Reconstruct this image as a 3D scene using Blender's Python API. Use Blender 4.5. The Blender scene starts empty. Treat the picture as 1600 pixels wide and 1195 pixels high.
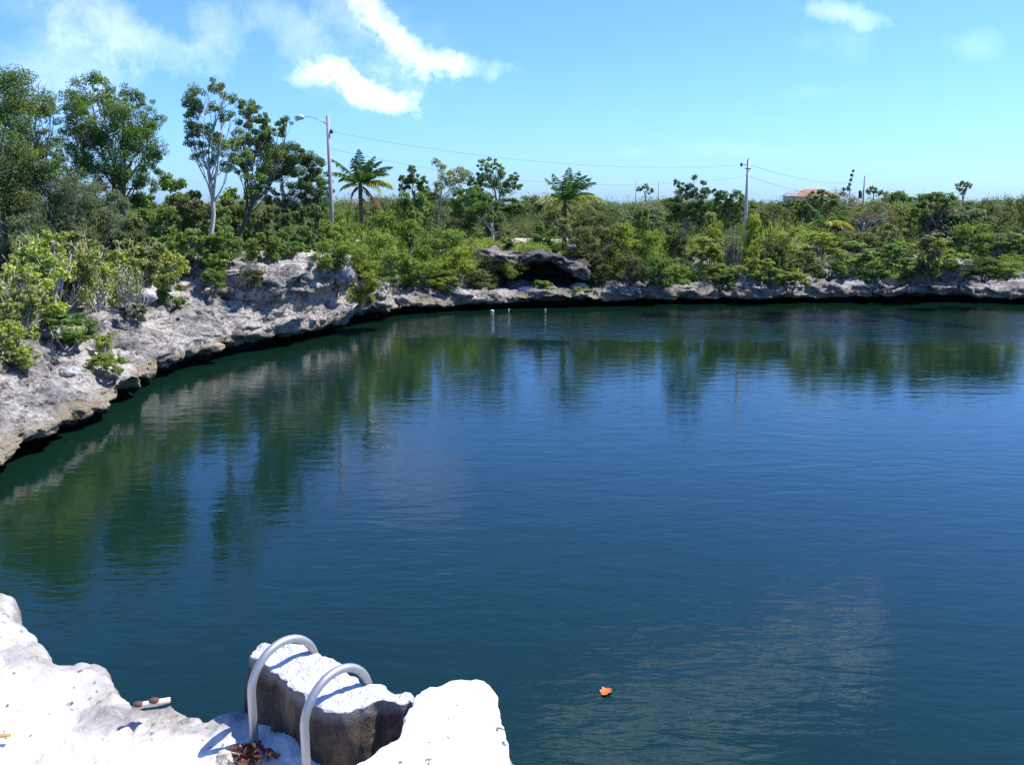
import bpy, bmesh, math, random
import numpy as np
from mathutils import Vector, Matrix
from mathutils.bvhtree import BVHTree
from mathutils.geometry import delaunay_2d_cdt

# ------------------------------------------------------------------ camera, world, sun, exposure
S = bpy.context.scene
COL = S.collection
FPX = 1387.0                      # focal length of the 1600 px wide photograph, in pixels
H = 5.5                           # eye height above the water
PITCH = math.radians(11.23)
SUN_AZ, SUN_EL = math.radians(74), math.radians(56)
EXPOSURE = 0.72

cam_d = bpy.data.cameras.new('camera'); cam = bpy.data.objects.new('camera', cam_d); COL.objects.link(cam)
cam_d.sensor_width = 36; cam_d.lens = 36 * FPX / 1600; cam_d.clip_start = 0.05; cam_d.clip_end = 9000
cam.location = (0, 0, H); cam.rotation_euler = (math.pi / 2 - PITCH, 0, 0)
S.camera = cam
S.view_settings.view_transform = 'Standard'; S.view_settings.look = 'None'
S.view_settings.gamma = 1; S.view_settings.use_curve_mapping = False
S.view_settings.exposure = EXPOSURE
S.render.engine = 'CYCLES'
S.cycles.max_bounces = 5; S.cycles.diffuse_bounces = 2; S.cycles.glossy_bounces = 3
S.cycles.transmission_bounces = 3; S.cycles.caustics_reflective = False; S.cycles.caustics_refractive = False

def ray(px, py):
    a = (px - 800) / FPX; b = (597.5 - py) / FPX
    d = Vector((a, math.cos(PITCH) + b * math.sin(PITCH), -math.sin(PITCH) + b * math.cos(PITCH)))
    return d.normalized()
def at_z(px, py, z):
    d = ray(px, py); t = (z - H) / d.z
    return Vector((0, 0, H)) + d * t
def at_D(px, py, D):
    d = ray(px, py); t = D / math.hypot(d.x, d.y)
    return Vector((0, 0, H)) + d * t

W = bpy.data.worlds.new('World'); S.world = W; W.use_nodes = True
nt = W.node_tree; nt.nodes.clear()
def N(nt, typ, **k):
    n = nt.nodes.new(typ)
    for a, b in k.items(): setattr(n, a, b)
    return n
def L(nt, a, b): nt.links.new(a, b)
def mth(nt, op, a, b=None, c=None, clamp=False):
    n = N(nt, 'ShaderNodeMath', operation=op); n.use_clamp = clamp
    for i, v in enumerate((a, b, c)):
        if v is None: continue
        if isinstance(v, (int, float)): n.inputs[i].default_value = v
        else: L(nt, v, n.inputs[i])
    return n.outputs[0]
def mixc(nt, f, a, b, blend='MIX'):
    n = N(nt, 'ShaderNodeMix', data_type='RGBA', blend_type=blend)
    for s, v in ((n.inputs[0], f), (n.inputs[6], a), (n.inputs[7], b)):
        if isinstance(v, (int, float)): s.default_value = v
        elif isinstance(v, tuple): s.default_value = (*v, 1) if len(v) == 3 else v
        else: L(nt, v, s)
    return n.outputs[2]

sky = N(nt, 'ShaderNodeTexSky', sky_type='NISHITA', sun_disc=False, sun_elevation=SUN_EL, sun_rotation=SUN_AZ,
        altitude=0, air_density=1.0, dust_density=0.6, ozone_density=1.6)
tc = N(nt, 'ShaderNodeTexCoord')
sep = N(nt, 'ShaderNodeSeparateXYZ'); L(nt, tc.outputs['Generated'], sep.inputs[0])
az = mth(nt, 'ARCTAN2', sep.outputs[0], sep.outputs[1]); el = mth(nt, 'ARCSINE', sep.outputs[2])
nz1 = N(nt, 'ShaderNodeTexNoise'); nz1.inputs['Scale'].default_value = 9; nz1.inputs['Detail'].default_value = 4
L(nt, tc.outputs['Generated'], nz1.inputs[0])
nz2 = N(nt, 'ShaderNodeTexNoise'); nz2.inputs['Scale'].default_value = 20; nz2.inputs['Detail'].default_value = 5; nz2.inputs['Roughness'].default_value = .68
L(nt, tc.outputs['Generated'], nz2.inputs[0])
warp = N(nt, 'ShaderNodeVectorMath', operation='SUBTRACT'); L(nt, nz1.outputs['Color'], warp.inputs[0]); warp.inputs[1].default_value = (.5, .5, .5)
warp2 = N(nt, 'ShaderNodeVectorMath', operation='SCALE'); L(nt, warp.outputs[0], warp2.inputs[0]); warp2.inputs[3].default_value = .055
cmb = N(nt, 'ShaderNodeCombineXYZ'); L(nt, az, cmb.inputs[0]); L(nt, el, cmb.inputs[1])
uv = N(nt, 'ShaderNodeVectorMath', operation='ADD'); L(nt, cmb.outputs[0], uv.inputs[0]); L(nt, warp2.outputs[0], uv.inputs[1])
flat = N(nt, 'ShaderNodeVectorMath', operation='MULTIPLY'); L(nt, uv.outputs[0], flat.inputs[0]); flat.inputs[1].default_value = (1, 1, 0)
n_in = mth(nt, 'MULTIPLY', mth(nt, 'SUBTRACT', nz2.outputs['Fac'], .5), 2.3)
CL = [  # direction given by a pixel of the photograph, half sizes in px, tilt, opacity, softness
    (600, 30, 60, 26, 44, .95, 1.5), (655, 80, 70, 28, 26, .9, 1.5), (715, 106, 66, 20, 10, .6, 1.2), (640, 62, 110, 50, 30, .14, 1.0),
    (532, 124, 34, 20, 10, .95, 1.5), (576, 146, 66, 17, 15, .95, 1.6), (494, 132, 40, 10, 6, .6, 1.3), (545, 138, 100, 30, 12, .14, 1.0),
    (190, 50, 90, 40, 20, .34, 1.3), (110, 15, 110, 38, 10, .16, 1.2), (70, 95, 90, 60, -30, .22, 1.1), (135, 130, 50, 60, 10, .26, 1.1),
    (338, 72, 32, 50, 0, .36, 1.2), (470, 62, 110, 34, 30, .3, 1.1), (560, 45, 90, 50, 40, .28, 1.0),
    (1325, 20, 52, 16, 14, .42, 1.5), (1335, 66, 30, 26, 0, .08, 1.2), (1512, 66, 42, 18, 5, .13, 1.2), (1265, 64, 18, 16, 0, .06, 1.2),
    (1260, 143, 44, 9, 0, .07, 1.2), (990, 242, 34, 9, 3, .07, 1.3), (1160, 232, 80, 12, 4, .05, 1.2)]
CLR = [ # clouds high overhead, known from their mirror image in the pond (pixel in the water)
    (1190, 1070, 190, 46, -42, 1, 1.35), (1010, 1150, 170, 55, -16, 1, 1.35), (1060, 1060, 110, 22, -12, .8, 1.8),
    (1340, 1010, 60, 40, -30, .8, 1.8), (900, 1190, 150, 34, 0, .9, 1.8), (620, 735, 120, 70, 10, .4, .9)]
tot = None
for lst, mir in ((CL, 1), (CLR, -1)):
    for (px, py, a, b, rot, op, soft) in lst:
        d = ray(px, py)
        a0, e0 = math.atan2(d.x, d.y), math.asin(d.z) * mir
        m = N(nt, 'ShaderNodeMapping', vector_type='TEXTURE')
        m.inputs['Location'].default_value = (a0, e0, 0); m.inputs['Rotation'].default_value = (0, 0, math.radians(-rot * mir))
        m.inputs['Scale'].default_value = (1.3 * a / FPX, 1.15 * b / FPX, 1)
        L(nt, flat.outputs[0], m.inputs[0])
        ln = N(nt, 'ShaderNodeVectorMath', operation='LENGTH'); L(nt, m.outputs[0], ln.inputs[0])
        v = mth(nt, 'ADD', mth(nt, 'SUBTRACT', 1, ln.outputs['Value']), n_in)
        v = mth(nt, 'MULTIPLY', v, soft * .55, clamp=True)
        v = mth(nt, 'MULTIPLY', mth(nt, 'MULTIPLY', v, mth(nt, 'MULTIPLY_ADD', v, -.5, 1.5)), op)
        inv = mth(nt, 'SUBTRACT', 1, v, clamp=True)
        tot = inv if tot is None else mth(nt, 'MULTIPLY', tot, inv)
mask = mth(nt, 'SUBTRACT', 1, tot, clamp=True)
tint = mixc(nt, 1.0, sky.outputs[0], (0.56, 0.915, 1.66), 'MULTIPLY')
skyc = mixc(nt, mask, tint, mixc(nt, 1.0, tint, (7.6, 6.6, 5.2), 'ADD'))
bg = N(nt, 'ShaderNodeBackground'); bg.inputs[1].default_value = .10; L(nt, skyc, bg.inputs[0])
wo = N(nt, 'ShaderNodeOutputWorld'); L(nt, bg.outputs[0], wo.inputs[0])

sd = bpy.data.lights.new('sun', 'SUN'); so = bpy.data.objects.new('sun', sd); COL.objects.link(so)
sd.energy = 4.8; sd.angle = math.radians(.5); sd.color = (1, .95, .87)
sv = Vector((math.sin(SUN_AZ) * math.cos(SUN_EL), math.cos(SUN_AZ) * math.cos(SUN_EL), math.sin(SUN_EL)))
so.rotation_euler = sv.to_track_quat('Z', 'Y').to_euler(); so.location = (20, -20, 40)

# ------------------------------------------------------------------ helpers
rng = np.random.default_rng(7)
_perm = np.random.default_rng(3).random(4096)
def vnoise(p):
    """smooth value noise of points (N,3) in -1..1"""
    i = np.floor(p).astype(np.int64); f = p - i; f = f * f * (3 - 2 * f)
    def h(dx, dy, dz):
        k = ((i[:, 0] + dx) * 73856093) ^ ((i[:, 1] + dy) * 19349663) ^ ((i[:, 2] + dz) * 83492791)
        return _perm[(k ^ (k >> 13)) & 4095]
    x, y, z = f[:, 0], f[:, 1], f[:, 2]
    c = [h(a, b, d) for a in (0, 1) for b in (0, 1) for d in (0, 1)]
    c00 = c[0] * (1 - z) + c[1] * z; c01 = c[2] * (1 - z) + c[3] * z
    c10 = c[4] * (1 - z) + c[5] * z; c11 = c[6] * (1 - z) + c[7] * z
    return ((c00 * (1 - y) + c01 * y) * (1 - x) + (c10 * (1 - y) + c11 * y) * x) * 2 - 1
def fbm(p, s, o=4, g=.5):
    a = 1; r = np.zeros(len(p)); f = s
    for k in range(o): r += a * vnoise(p * f + 17.3 * k); a *= g; f *= 2.03
    return r
def tag(o, label=None, cat=None, group=None, kind=None):
    if label: o['label'] = label
    if cat: o['category'] = cat
    if group: o['group'] = group
    if kind: o['kind'] = kind
    return o
def empty(name, loc, label, cat, group=None):
    o = bpy.data.objects.new(name, None); COL.objects.link(o); o.location = loc; o.empty_display_size = .3
    return tag(o, label, cat, group)
def mesh_obj(name, V, F, mat, parent=None, smooth=True, loc=None):
    V = np.asarray(V, dtype=np.float32).reshape(-1, 3)
    if loc is not None: V = V - np.array(loc, dtype=np.float32)
    me = bpy.data.meshes.new(name)
    if isinstance(F, np.ndarray):
        n, k = F.shape
        me.vertices.add(len(V)); me.vertices.foreach_set('co', V.ravel())
        me.loops.add(n * k); me.loops.foreach_set('vertex_index', F.astype(np.int32).ravel())
        me.polygons.add(n); me.polygons.foreach_set('loop_start', np.arange(0, n * k, k, dtype=np.int32))
        me.update(calc_edges=True)
    else:
        me.from_pydata([tuple(map(float, v)) for v in V], [], [tuple(f) for f in F]); me.update()
    me.polygons.foreach_set('use_smooth', [smooth] * len(me.polygons))
    me.materials.append(mat)
    o = bpy.data.objects.new(name, me); COL.objects.link(o)
    if parent is not None: o.parent = parent
    if loc is not None and parent is None: o.location = loc
    return o
class MB:
    def __init__(s): s.V = []; s.F = []; s.n = 0
    def add(s, V, F):
        s.V.append(np.asarray(V, float).reshape(-1, 3)); s.F += [tuple(i + s.n for i in f) for f in F]; s.n += len(s.V[-1])
    def tube(s, pts, rad, k=6, cap=True):
        pts = [Vector(p) for p in pts]
        if not hasattr(rad, '__len__'): rad = [rad] * len(pts)
        V = []; up = None
        for i, p in enumerate(pts):
            t = (pts[min(i + 1, len(pts) - 1)] - pts[max(i - 1, 0)]).normalized()
            if up is None: up = t.orthogonal().normalized()
            up = (up - t * up.dot(t)); up = up.normalized() if up.length > 1e-6 else t.orthogonal().normalized()
            b = t.cross(up)
            for j in range(k):
                a = 2 * math.pi * j / k
                V.append(p + (up * math.cos(a) + b * math.sin(a)) * rad[i])
        F = []
        for i in range(len(pts) - 1):
            for j in range(k):
                F.append((i * k + j, i * k + (j + 1) % k, (i + 1) * k + (j + 1) % k, (i + 1) * k + j))
        if cap: F.append(tuple(range(k))[::-1]); F.append(tuple((len(pts) - 1) * k + j for j in range(k)))
        s.add([tuple(v) for v in V], F)
    def box(s, c, d, rz=0):
        x, y, z = d[0] / 2, d[1] / 2, d[2] / 2
        V = [(a * x, b * y, e * z) for a in (-1, 1) for b in (-1, 1) for e in (-1, 1)]
        cr, sr = math.cos(rz), math.sin(rz)
        V = [(c[0] + a * cr - b * sr, c[1] + a * sr + b * cr, c[2] + e) for a, b, e in V]
        s.add(V, [(0, 1, 3, 2), (4, 6, 7, 5), (0, 4, 5, 1), (2, 3, 7, 6), (0, 2, 6, 4), (1, 5, 7, 3)])
    def build(s, name, mat, parent=None, smooth=True, loc=None):
        return mesh_obj(name, np.concatenate(s.V), s.F, mat, parent, smooth, loc)

# ------------------------------------------------------------------ materials
def newmat(name):
    m = bpy.data.materials.new(name); m.use_nodes = True
    nt = m.node_tree; b = nt.nodes['Principled BSDF']
    return m, nt, b
def noise_n(nt, scale, detail=4, rough=.55, vec=None, dist=0):
    n = N(nt, 'ShaderNodeTexNoise'); n.inputs['Scale'].default_value = scale; n.inputs['Detail'].default_value = detail
    n.inputs['Roughness'].default_value = rough; n.inputs['Distortion'].default_value = dist
    if vec is not None: L(nt, vec, n.inputs[0])
    return n.outputs['Fac']
def ramp(nt, fac, stops):
    n = N(nt, 'ShaderNodeValToRGB'); e = n.color_ramp.elements
    while len(e) < len(stops): e.new(.5)
    for i, (p, c) in enumerate(stops):
        e[i].position = p; e[i].color = (*c, 1) if len(c) == 3 else c
    L(nt, fac, n.inputs[0]); return n.outputs[0]
def step(nt, v, a, b):
    n = N(nt, 'ShaderNodeMapRange'); n.clamp = True
    n.inputs[1].default_value = a; n.inputs[2].default_value = b; L(nt, v, n.inputs[0]); return n.outputs[0]
def bump(nt, h, strength, dist, bsdf):
    n = N(nt, 'ShaderNodeBump'); n.inputs['Strength'].default_value = strength; n.inputs['Distance'].default_value = dist
    L(nt, h, n.inputs['Height']); L(nt, n.outputs[0], bsdf.inputs['Normal']); return n

def leaf_mat(name, dark, light, alt=None, alt_amt=.12, trans=.35, patch=False):
    m, nt, b = newmat(name)
    geo = N(nt, 'ShaderNodeNewGeometry'); r = geo.outputs['Random Per Island']
    oi = N(nt, 'ShaderNodeObjectInfo')
    c = mixc(nt, r, dark, light)
    if patch:
        pn = noise_n(nt, .09, 3, .6, geo.outputs['Position']); c = mixc(nt, step(nt, pn, .55, .68), c, mixc(nt, r, (.10, .085, .05), (.26, .22, .14)))
        c = mixc(nt, step(nt, pn, .44, .36), c, mixc(nt, r, (.035, .06, .02), (.10, .15, .045)))
    if alt: c = mixc(nt, step(nt, r, 1 - alt_amt, 1 - alt_amt + .02), c, alt)
    hs = N(nt, 'ShaderNodeHueSaturation'); L(nt, c, hs.inputs['Color'])
    L(nt, mth(nt, 'MULTIPLY_ADD', oi.outputs['Random'], .35, .98), hs.inputs['Value'])
    L(nt, mth(nt, 'MULTIPLY_ADD', oi.outputs['Random'], -.024, .512), hs.inputs['Hue'])
    L(nt, hs.outputs[0], b.inputs['Base Color']); b.inputs['Roughness'].default_value = .6
    b.inputs['Specular IOR Level'].default_value = .18
    t = N(nt, 'ShaderNodeBsdfTranslucent'); tcx = mixc(nt, 1.0, hs.outputs[0], (1.5, 1.6, .7), 'MULTIPLY'); L(nt, tcx, t.inputs[0])
    mx = N(nt, 'ShaderNodeMixShader'); mx.inputs[0].default_value = trans
    L(nt, b.outputs[0], mx.inputs[1]); L(nt, t.outputs[0], mx.inputs[2])
    L(nt, mx.outputs[0], nt.nodes['Material Output'].inputs[0]); return m
M = {}
M['green'] = leaf_mat('leaf_green', (.065, .11, .026), (.22, .31, .085))
M['bright'] = leaf_mat('leaf_bright', (.085, .13, .022), (.29, .36, .08))
M['lime'] = leaf_mat('leaf_lime', (.12, .17, .022), (.34, .40, .075))
M['olive'] = leaf_mat('leaf_olive', (.06, .08, .028), (.19, .215, .085), (.16, .14, .09), .1)
M['dark'] = leaf_mat('leaf_dark', (.05, .085, .025), (.175, .24, .08))
M['grey'] = leaf_mat('leaf_grey', (.06, .09, .045), (.19, .24, .13), (.22, .2, .18), .12)
M['grape'] = leaf_mat('leaf_grape', (.12, .18, .035), (.42, .47, .12), (.34, .12, .04), .03)
M['pale'] = leaf_mat('leaf_pale', (.09, .13, .035), (.34, .38, .14), (.22, .12, .06), .12)
M['scruboli'] = leaf_mat('leaf_scrub_olive', (.06, .08, .028), (.19, .215, .085), patch=True)
M['scrub'] = leaf_mat('leaf_scrub', (.065, .095, .03), (.20, .25, .08), patch=True)
M['dry'] = leaf_mat('leaf_dry', (.13, .085, .05), (.30, .23, .15))
M['palm'] = leaf_mat('palm_green', (.035, .085, .018), (.11, .19, .04))
M['palmy'] = leaf_mat('palm_yellow', (.26, .28, .06), (.55, .50, .16))
M['palmd'] = leaf_mat('palm_dead', (.18, .07, .035), (.32, .16, .09))
def bark(name, a, b_):
    m, nt, b = newmat(name); tcn = N(nt, 'ShaderNodeTexCoord')
    c = mixc(nt, noise_n(nt, 5, 5, vec=tcn.outputs['Object']), a, b_); L(nt, c, b.inputs['Base Color']); b.inputs['Roughness'].default_value = .9
    bump(nt, noise_n(nt, 18, 4, vec=tcn.outputs['Object']), .5, .03, b); return m
M['bark'] = bark('bark_grey', (.12, .105, .09), (.34, .31, .28))
M['barkw'] = bark('bark_white', (.32, .29, .26), (.62, .59, .55))
M['barkd'] = bark('bark_dark', (.05, .042, .035), (.16, .14, .12))
M['barkb'] = bark('bark_brown', (.12, .06, .035), (.26, .15, .09))

def rock_mat():
    m, nt, b = newmat('limestone')
    geo = N(nt, 'ShaderNodeNewGeometry'); P = geo.outputs['Position']
    sp = N(nt, 'ShaderNodeSeparateXYZ'); L(nt, P, sp.inputs[0]); z = sp.outputs[2]
    n1 = noise_n(nt, .55, 6, .6, P, .3); n2 = noise_n(nt, 2.6, 8, .7, P); n3 = noise_n(nt, 9, 6, .7, P)
    v = N(nt, 'ShaderNodeTexVoronoi'); v.inputs['Scale'].default_value = 5; L(nt, P, v.inputs[0])
    v.feature = 'F1'
    grey = ramp(nt, n2, [(.33, (.035, .034, .036)), (.43, (.17, .165, .162)), (.53, (.34, .325, .315)), (.68, (.58, .55, .52))])
    white = ramp(nt, n3, [(.3, (.36, .33, .30)), (.5, (.66, .62, .58)), (.7, (.80, .77, .73))])
    c = mixc(nt, step(nt, mth(nt, 'ADD', n1, mth(nt, 'MULTIPLY', mth(nt, 'SUBTRACT', n3, .5), .5)), .465, .575), grey, white)
    pits = mth(nt, 'MULTIPLY', step(nt, v.outputs['Distance'], .16, .05), step(nt, n2, .62, .42))
    c = mixc(nt, mth(nt, 'MULTIPLY', pits, .75), c, (.045, .042, .045))
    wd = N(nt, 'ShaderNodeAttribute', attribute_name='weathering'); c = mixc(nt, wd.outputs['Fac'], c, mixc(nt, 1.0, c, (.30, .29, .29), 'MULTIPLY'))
    c = mixc(nt, 1.0, c, (1.0, .965, .90), 'MULTIPLY')
    # tan barnacled band just above the water and black notch below it, wet stain plus painted undercut shade
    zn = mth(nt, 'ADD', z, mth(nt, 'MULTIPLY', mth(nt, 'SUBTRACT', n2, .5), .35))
    tan = mixc(nt, n3, (.20, .15, .09), (.62, .52, .36))
    c = mixc(nt, mth(nt, 'MULTIPLY', step(nt, zn, .80, .62), .85), c, tan)
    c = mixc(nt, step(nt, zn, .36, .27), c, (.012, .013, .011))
    # soil, leaf litter and dry grass further inland
    at = N(nt, 'ShaderNodeAttribute', attribute_name='inland')
    so_ = mth(nt, 'ADD', at.outputs['Fac'], mth(nt, 'MULTIPLY', mth(nt, 'SUBTRACT', n1, .5), 1.6))
    soil = ramp(nt, n2, [(.3, (.07, .045, .03)), (.5, (.16, .12, .075)), (.66, (.30, .25, .17))])
    c = mixc(nt, step(nt, so_, .42, .58), c, soil)
    L(nt, c, b.inputs['Base Color']); b.inputs['Roughness'].default_value = .92; b.inputs['Specular IOR Level'].default_value = .2
    h = mth(nt, 'ADD', mth(nt, 'MULTIPLY', n2, 1.0), mth(nt, 'MULTIPLY', n3, .5))
    h = mth(nt, 'SUBTRACT', h, mth(nt, 'MULTIPLY', pits, .6))
    mz = N(nt, 'ShaderNodeMapping'); mz.inputs['Scale'].default_value = (.8, .8, 5); L(nt, P, mz.inputs[0])
    h = mth(nt, 'ADD', h, mth(nt, 'MULTIPLY', noise_n(nt, 1, 5, .65, mz.outputs[0]), 1.2))
    bump(nt, h, 1.0, .34, b); return m
M['rock'] = rock_mat()
def boulder_mat():
    m, nt, b = newmat('boulder_stone'); tcn = N(nt, 'ShaderNodeTexCoord'); P = tcn.outputs['Object']
    n2 = noise_n(nt, 2.6, 8, .7, P); n3 = noise_n(nt, 10, 6, .7, P)
    c = ramp(nt, n2, [(.3, (.08, .08, .085)), (.45, (.30, .29, .29)), (.6, (.55, .52, .50)), (.72, (.72, .69, .66))])
    L(nt, c, b.inputs['Base Color']); b.inputs['Roughness'].default_value = .92
    bump(nt, mth(nt, 'ADD', n2, n3), .8, .12, b); return m
M['boulder'] = boulder_mat()
def simple(name, col, rough=.6, metal=0, var=None, scale=6):
    m, nt, b = newmat(name); b.inputs['Roughness'].default_value = rough; b.inputs['Metallic'].default_value = metal
    tcn = N(nt, 'ShaderNodeTexCoord')
    c = mixc(nt, noise_n(nt, scale, 5, vec=tcn.outputs['Object']), col, var or tuple(x * .75 for x in col)); L(nt, c, b.inputs['Base Color']); return m
M['road'] = simple('road_marl', (.62, .58, .52), .95, 0, (.42, .39, .34), .6)
M['drygrass'] = leaf_mat('grass_dry', (.20, .15, .08), (.42, .33, .19))

# water
def water_mat():
    m, nt, b = newmat('pond_water')
    geo = N(nt, 'ShaderNodeNewGeometry'); P = geo.outputs['Position']
    b.inputs['Base Color'].default_value = (.003, .042, .062, 1); b.inputs['Roughness'].default_value = .045; b.inputs['IOR'].default_value = 1.41; b.inputs['Specular Tint'].default_value = (.50, .98, 1, 1)
    low = noise_n(nt, .045, 3, .5, P)
    L(nt, mixc(nt, step(nt, low, .35, .65), (.003, .016, .0085), (.004, .020, .0125)), b.inputs['Base Color'])
    mp = N(nt, 'ShaderNodeMapping'); mp.inputs['Scale'].default_value = (1, 2.6, 1); mp.inputs['Rotation'].default_value = (0, 0, .12); L(nt, P, mp.inputs[0])
    a1 = noise_n(nt, .9, 3, .5, mp.outputs[0], .4); a2 = noise_n(nt, 3.2, 3, .5, mp.outputs[0], .2)
    # wind-ruffled streaks against calm water
    mq = N(nt, 'ShaderNodeMapping'); mq.inputs['Scale'].default_value = (.04, .16, 1); L(nt, P, mq.inputs[0])
    pat = step(nt, noise_n(nt, 1, 3, .5, mq.outputs[0]), .42, .62)
    mr = N(nt, 'ShaderNodeMapping', vector_type='TEXTURE'); mr.inputs['Location'].default_value = (17, 42, 0); mr.inputs['Scale'].default_value = (24, 5.5, 50); L(nt, P, mr.inputs[0])
    ln = N(nt, 'ShaderNodeVectorMath', operation='LENGTH'); L(nt, mr.outputs[0], ln.inputs[0])
    ruf = step(nt, ln.outputs['Value'], 1.15, .75)
    amp = mth(nt, 'ADD', mth(nt, 'MULTIPLY_ADD', pat, .5, .7), mth(nt, 'MULTIPLY', ruf, 5.0))
    h = mth(nt, 'MULTIPLY', mth(nt, 'ADD', mth(nt, 'MULTIPLY', a1, 1.0), mth(nt, 'MULTIPLY', a2, .35)), amp)
    bump(nt, h, 1.0, .012, b); return m
M['water'] = water_mat()

# ------------------------------------------------------------------ terrain: closed shoreline loop, radial ribbon
CX, CY = 8.0, 24.0
LEFT = [(1.0,-1.5),(.9,-.1),(.5,.22),(-.02,.40),(-.08,.55),(.2,.75),(.9,.95),(1.5,1.12),(2.1,1.6),(3.1,2.5),(4.6,3.2),(18,3.5)]
SLOPE= [(1.0,-1.5),(.9,-.1),(.5,.28),(0,.5),(-.05,.75),(.3,1.05),(.9,1.45),(1.6,1.9),(2.4,2.35),(4.5,2.75),(8,3.15),(16,3.4)]
CLIFF= [(1.5,-1.5),(1.4,-.1),(.9,.4),(.1,.58),(0,.95),(.55,1.15),(.75,1.75),(.25,2.2),(.15,2.6),(.7,3.05),(2.6,3.35),(14,3.5)]
JUT  = [(1.5,-1.5),(1.4,-.0),(.9,.5),(0,.6),(0,.85),(.35,1.0),(.15,1.3),(.25,1.75),(1.1,1.95),(3.5,2.7),(7,3.2),(16,3.4)]
FAR  = [(1.0,-1.5),(.9,-.05),(.6,.28),(.05,.36),(0,.55),(.25,.92),(1.2,1.15),(2.5,1.6),(4,2.1),(6,2.6),(9,3.0),(16,3.2)]
CAVE = [(1.3,-1.5),(1.2,0),(.8,.38),(0,.46),(0,.62),(.4,.85),(1.6,1.0),(5.8,1.35),(6.2,2.35),(1.5,2.42),(1.55,2.85),(16,3.15)]
CAVR = [(1.3,-1.5),(1.2,0),(.8,.38),(0,.46),(0,.62),(.4,.85),(1.6,.95),(5.0,1.25),(4.6,1.9),(.9,1.45),(1.2,2.2),(16,3.15)]
RCLF = [(1.3,-1.5),(1.2,-.05),(.8,.38),(0,.48),(0,.8),(.7,1.05),(1.0,1.7),(.8,2.1),(.55,2.3),(1.2,2.6),(5,2.8),(16,3.15)]
ST = [(-100,812,LEFT),(0,742,LEFT),(60,710,LEFT),(130,672,LEFT),(190,634,LEFT),(225,606,LEFT),(250,592,SLOPE),(300,577,SLOPE),(352,562,SLOPE),
      (400,550,SLOPE),(450,543,CLIFF),(500,530,CLIFF),(546,519,CLIFF),(553,509,CLIFF),(566,506,JUT),(610,501,JUT),(618,493,FAR),(700,487,FAR),
      (775,484,FAR),(798,483,CAVE),(872,481,CAVE),(925,480,CAVR),(955,479,FAR),(1000,478,FAR),(1003,476,FAR),(1200,474,FAR),(1385,472,FAR),(1425,472,RCLF),(1500,472,RCLF),(1540,473,FAR),(1600,476,FAR)]
loop = [(at_z(a, b, 0).x, at_z(a, b, 0).y, p) for a, b, p in ST]
right = [(37,49,RCLF),(45,44,FAR),(51,33,FAR),(50,20,FAR),(42,8,FAR),(28,1,CLIFF),(14,-2,CLIFF),(4,-2.2,CLIFF),(-1.5,-1.2,CLIFF),(-5,-.2,CLIFF),(-10,4,LEFT),(-13.5,9,LEFT)]
loop = loop + right
LP = np.array([(a, b) for a, b, _ in loop]); PR = np.array([p for _, _, p in loop], float)
nl = len(loop); svals = []
for i in range(nl):
    a, b = LP[i], LP[(i + 1) % nl]; ln_ = np.hypot(*(b - a))
    vis = i < len(ST) - 1
    n = max(2, int(ln_ / (.11 if vis else .9)))
    svals += [i + k / n for k in range(n)]
svals = np.array(svals)
i0 = np.floor(svals).astype(int); fr = (svals - i0)[:, None]; i1 = (i0 + 1) % nl
base = LP[i0] * (1 - fr) + LP[i1] * fr
fs = fr * fr * (3 - 2 * fr)
prof = PR[i0] * (1 - fs[:, :, None]) + PR[i1] * fs[:, :, None]          # (S,12,2)
sub = [0, 2, 4, 4, 3, 4, 6, 7, 8, 8, 8, 14]
rows_d = []; rows_z = []
for k in range(11):
    for j in range(sub[k + 1]):
        t = j / sub[k + 1]
        rows_d.append(prof[:, k, 0] * (1 - t) + prof[:, k + 1, 0] * t); rows_z.append(prof[:, k, 1] * (1 - t) + prof[:, k + 1, 1] * t)
rows_d.append(prof[:, 11, 0]); rows_z.append(prof[:, 11, 1])
NR = len(rows_d)
for d, z in ((22,3.4),(30,3.4),(42,3.45),(60,3.5),(85,3.7),(120,4.2),(170,5.0),(240,5.6),(330,5.4),(480,3.5),(900,0),(2500,-5),(6000,-8)):
    rows_d.append(np.full(len(svals), float(d))); rows_z.append(np.full(len(svals), float(z)))
RD = np.stack(rows_d, 1); RZ = np.stack(rows_z, 1)
dirs = base - np.array([CX, CY]); dirs /= np.linalg.norm(dirs, axis=1)[:, None]
X = base[:, 0:1] + dirs[:, 0:1] * RD; Y = base[:, 1:2] + dirs[:, 1:2] * RD
V = np.stack([X, Y, RZ], 2).reshape(-1, 3)
rd = RD.reshape(-1)
amp = np.interp(rd, [-1, 3, 9, 16, 40, 100, 300, 500], [.26, .32, .16, .12, .15, .2, .4, 0])
nv = np.stack([fbm(V + off, .9, 5, .55) for off in (0, 31.7, 63.1)], 1)
nv2 = np.stack([fbm(V * [.45, .45, 2.6] + off, 2.6, 4, .6) for off in (11, 41.7, 73.1)], 1)
V[:, :2] += (nv[:, :2] * .8 + nv2[:, :2] * .6) * np.minimum(amp, .3)[:, None]
V[:, 2] += (nv[:, 2] * .7 + nv2[:, 2] * .5) * amp
ns, nr = RD.shape
ii, jj = np.meshgrid(np.arange(ns), np.arange(nr - 1), indexing='ij')
a = ii * nr + jj; b2 = ((ii + 1) % ns) * nr + jj
F = np.stack([a, b2, b2 + 1, a + 1], 2).reshape(-1, 4)[:, ::-1]
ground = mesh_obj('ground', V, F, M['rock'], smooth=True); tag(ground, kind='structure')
inl = np.interp(rd, [0, 2.5, 6, 10], [0, .12, .62, 1.0])
at_ = ground.data.attributes.new('inland', 'FLOAT', 'POINT'); at_.data.foreach_set('value', inl.astype(np.float32))
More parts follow.
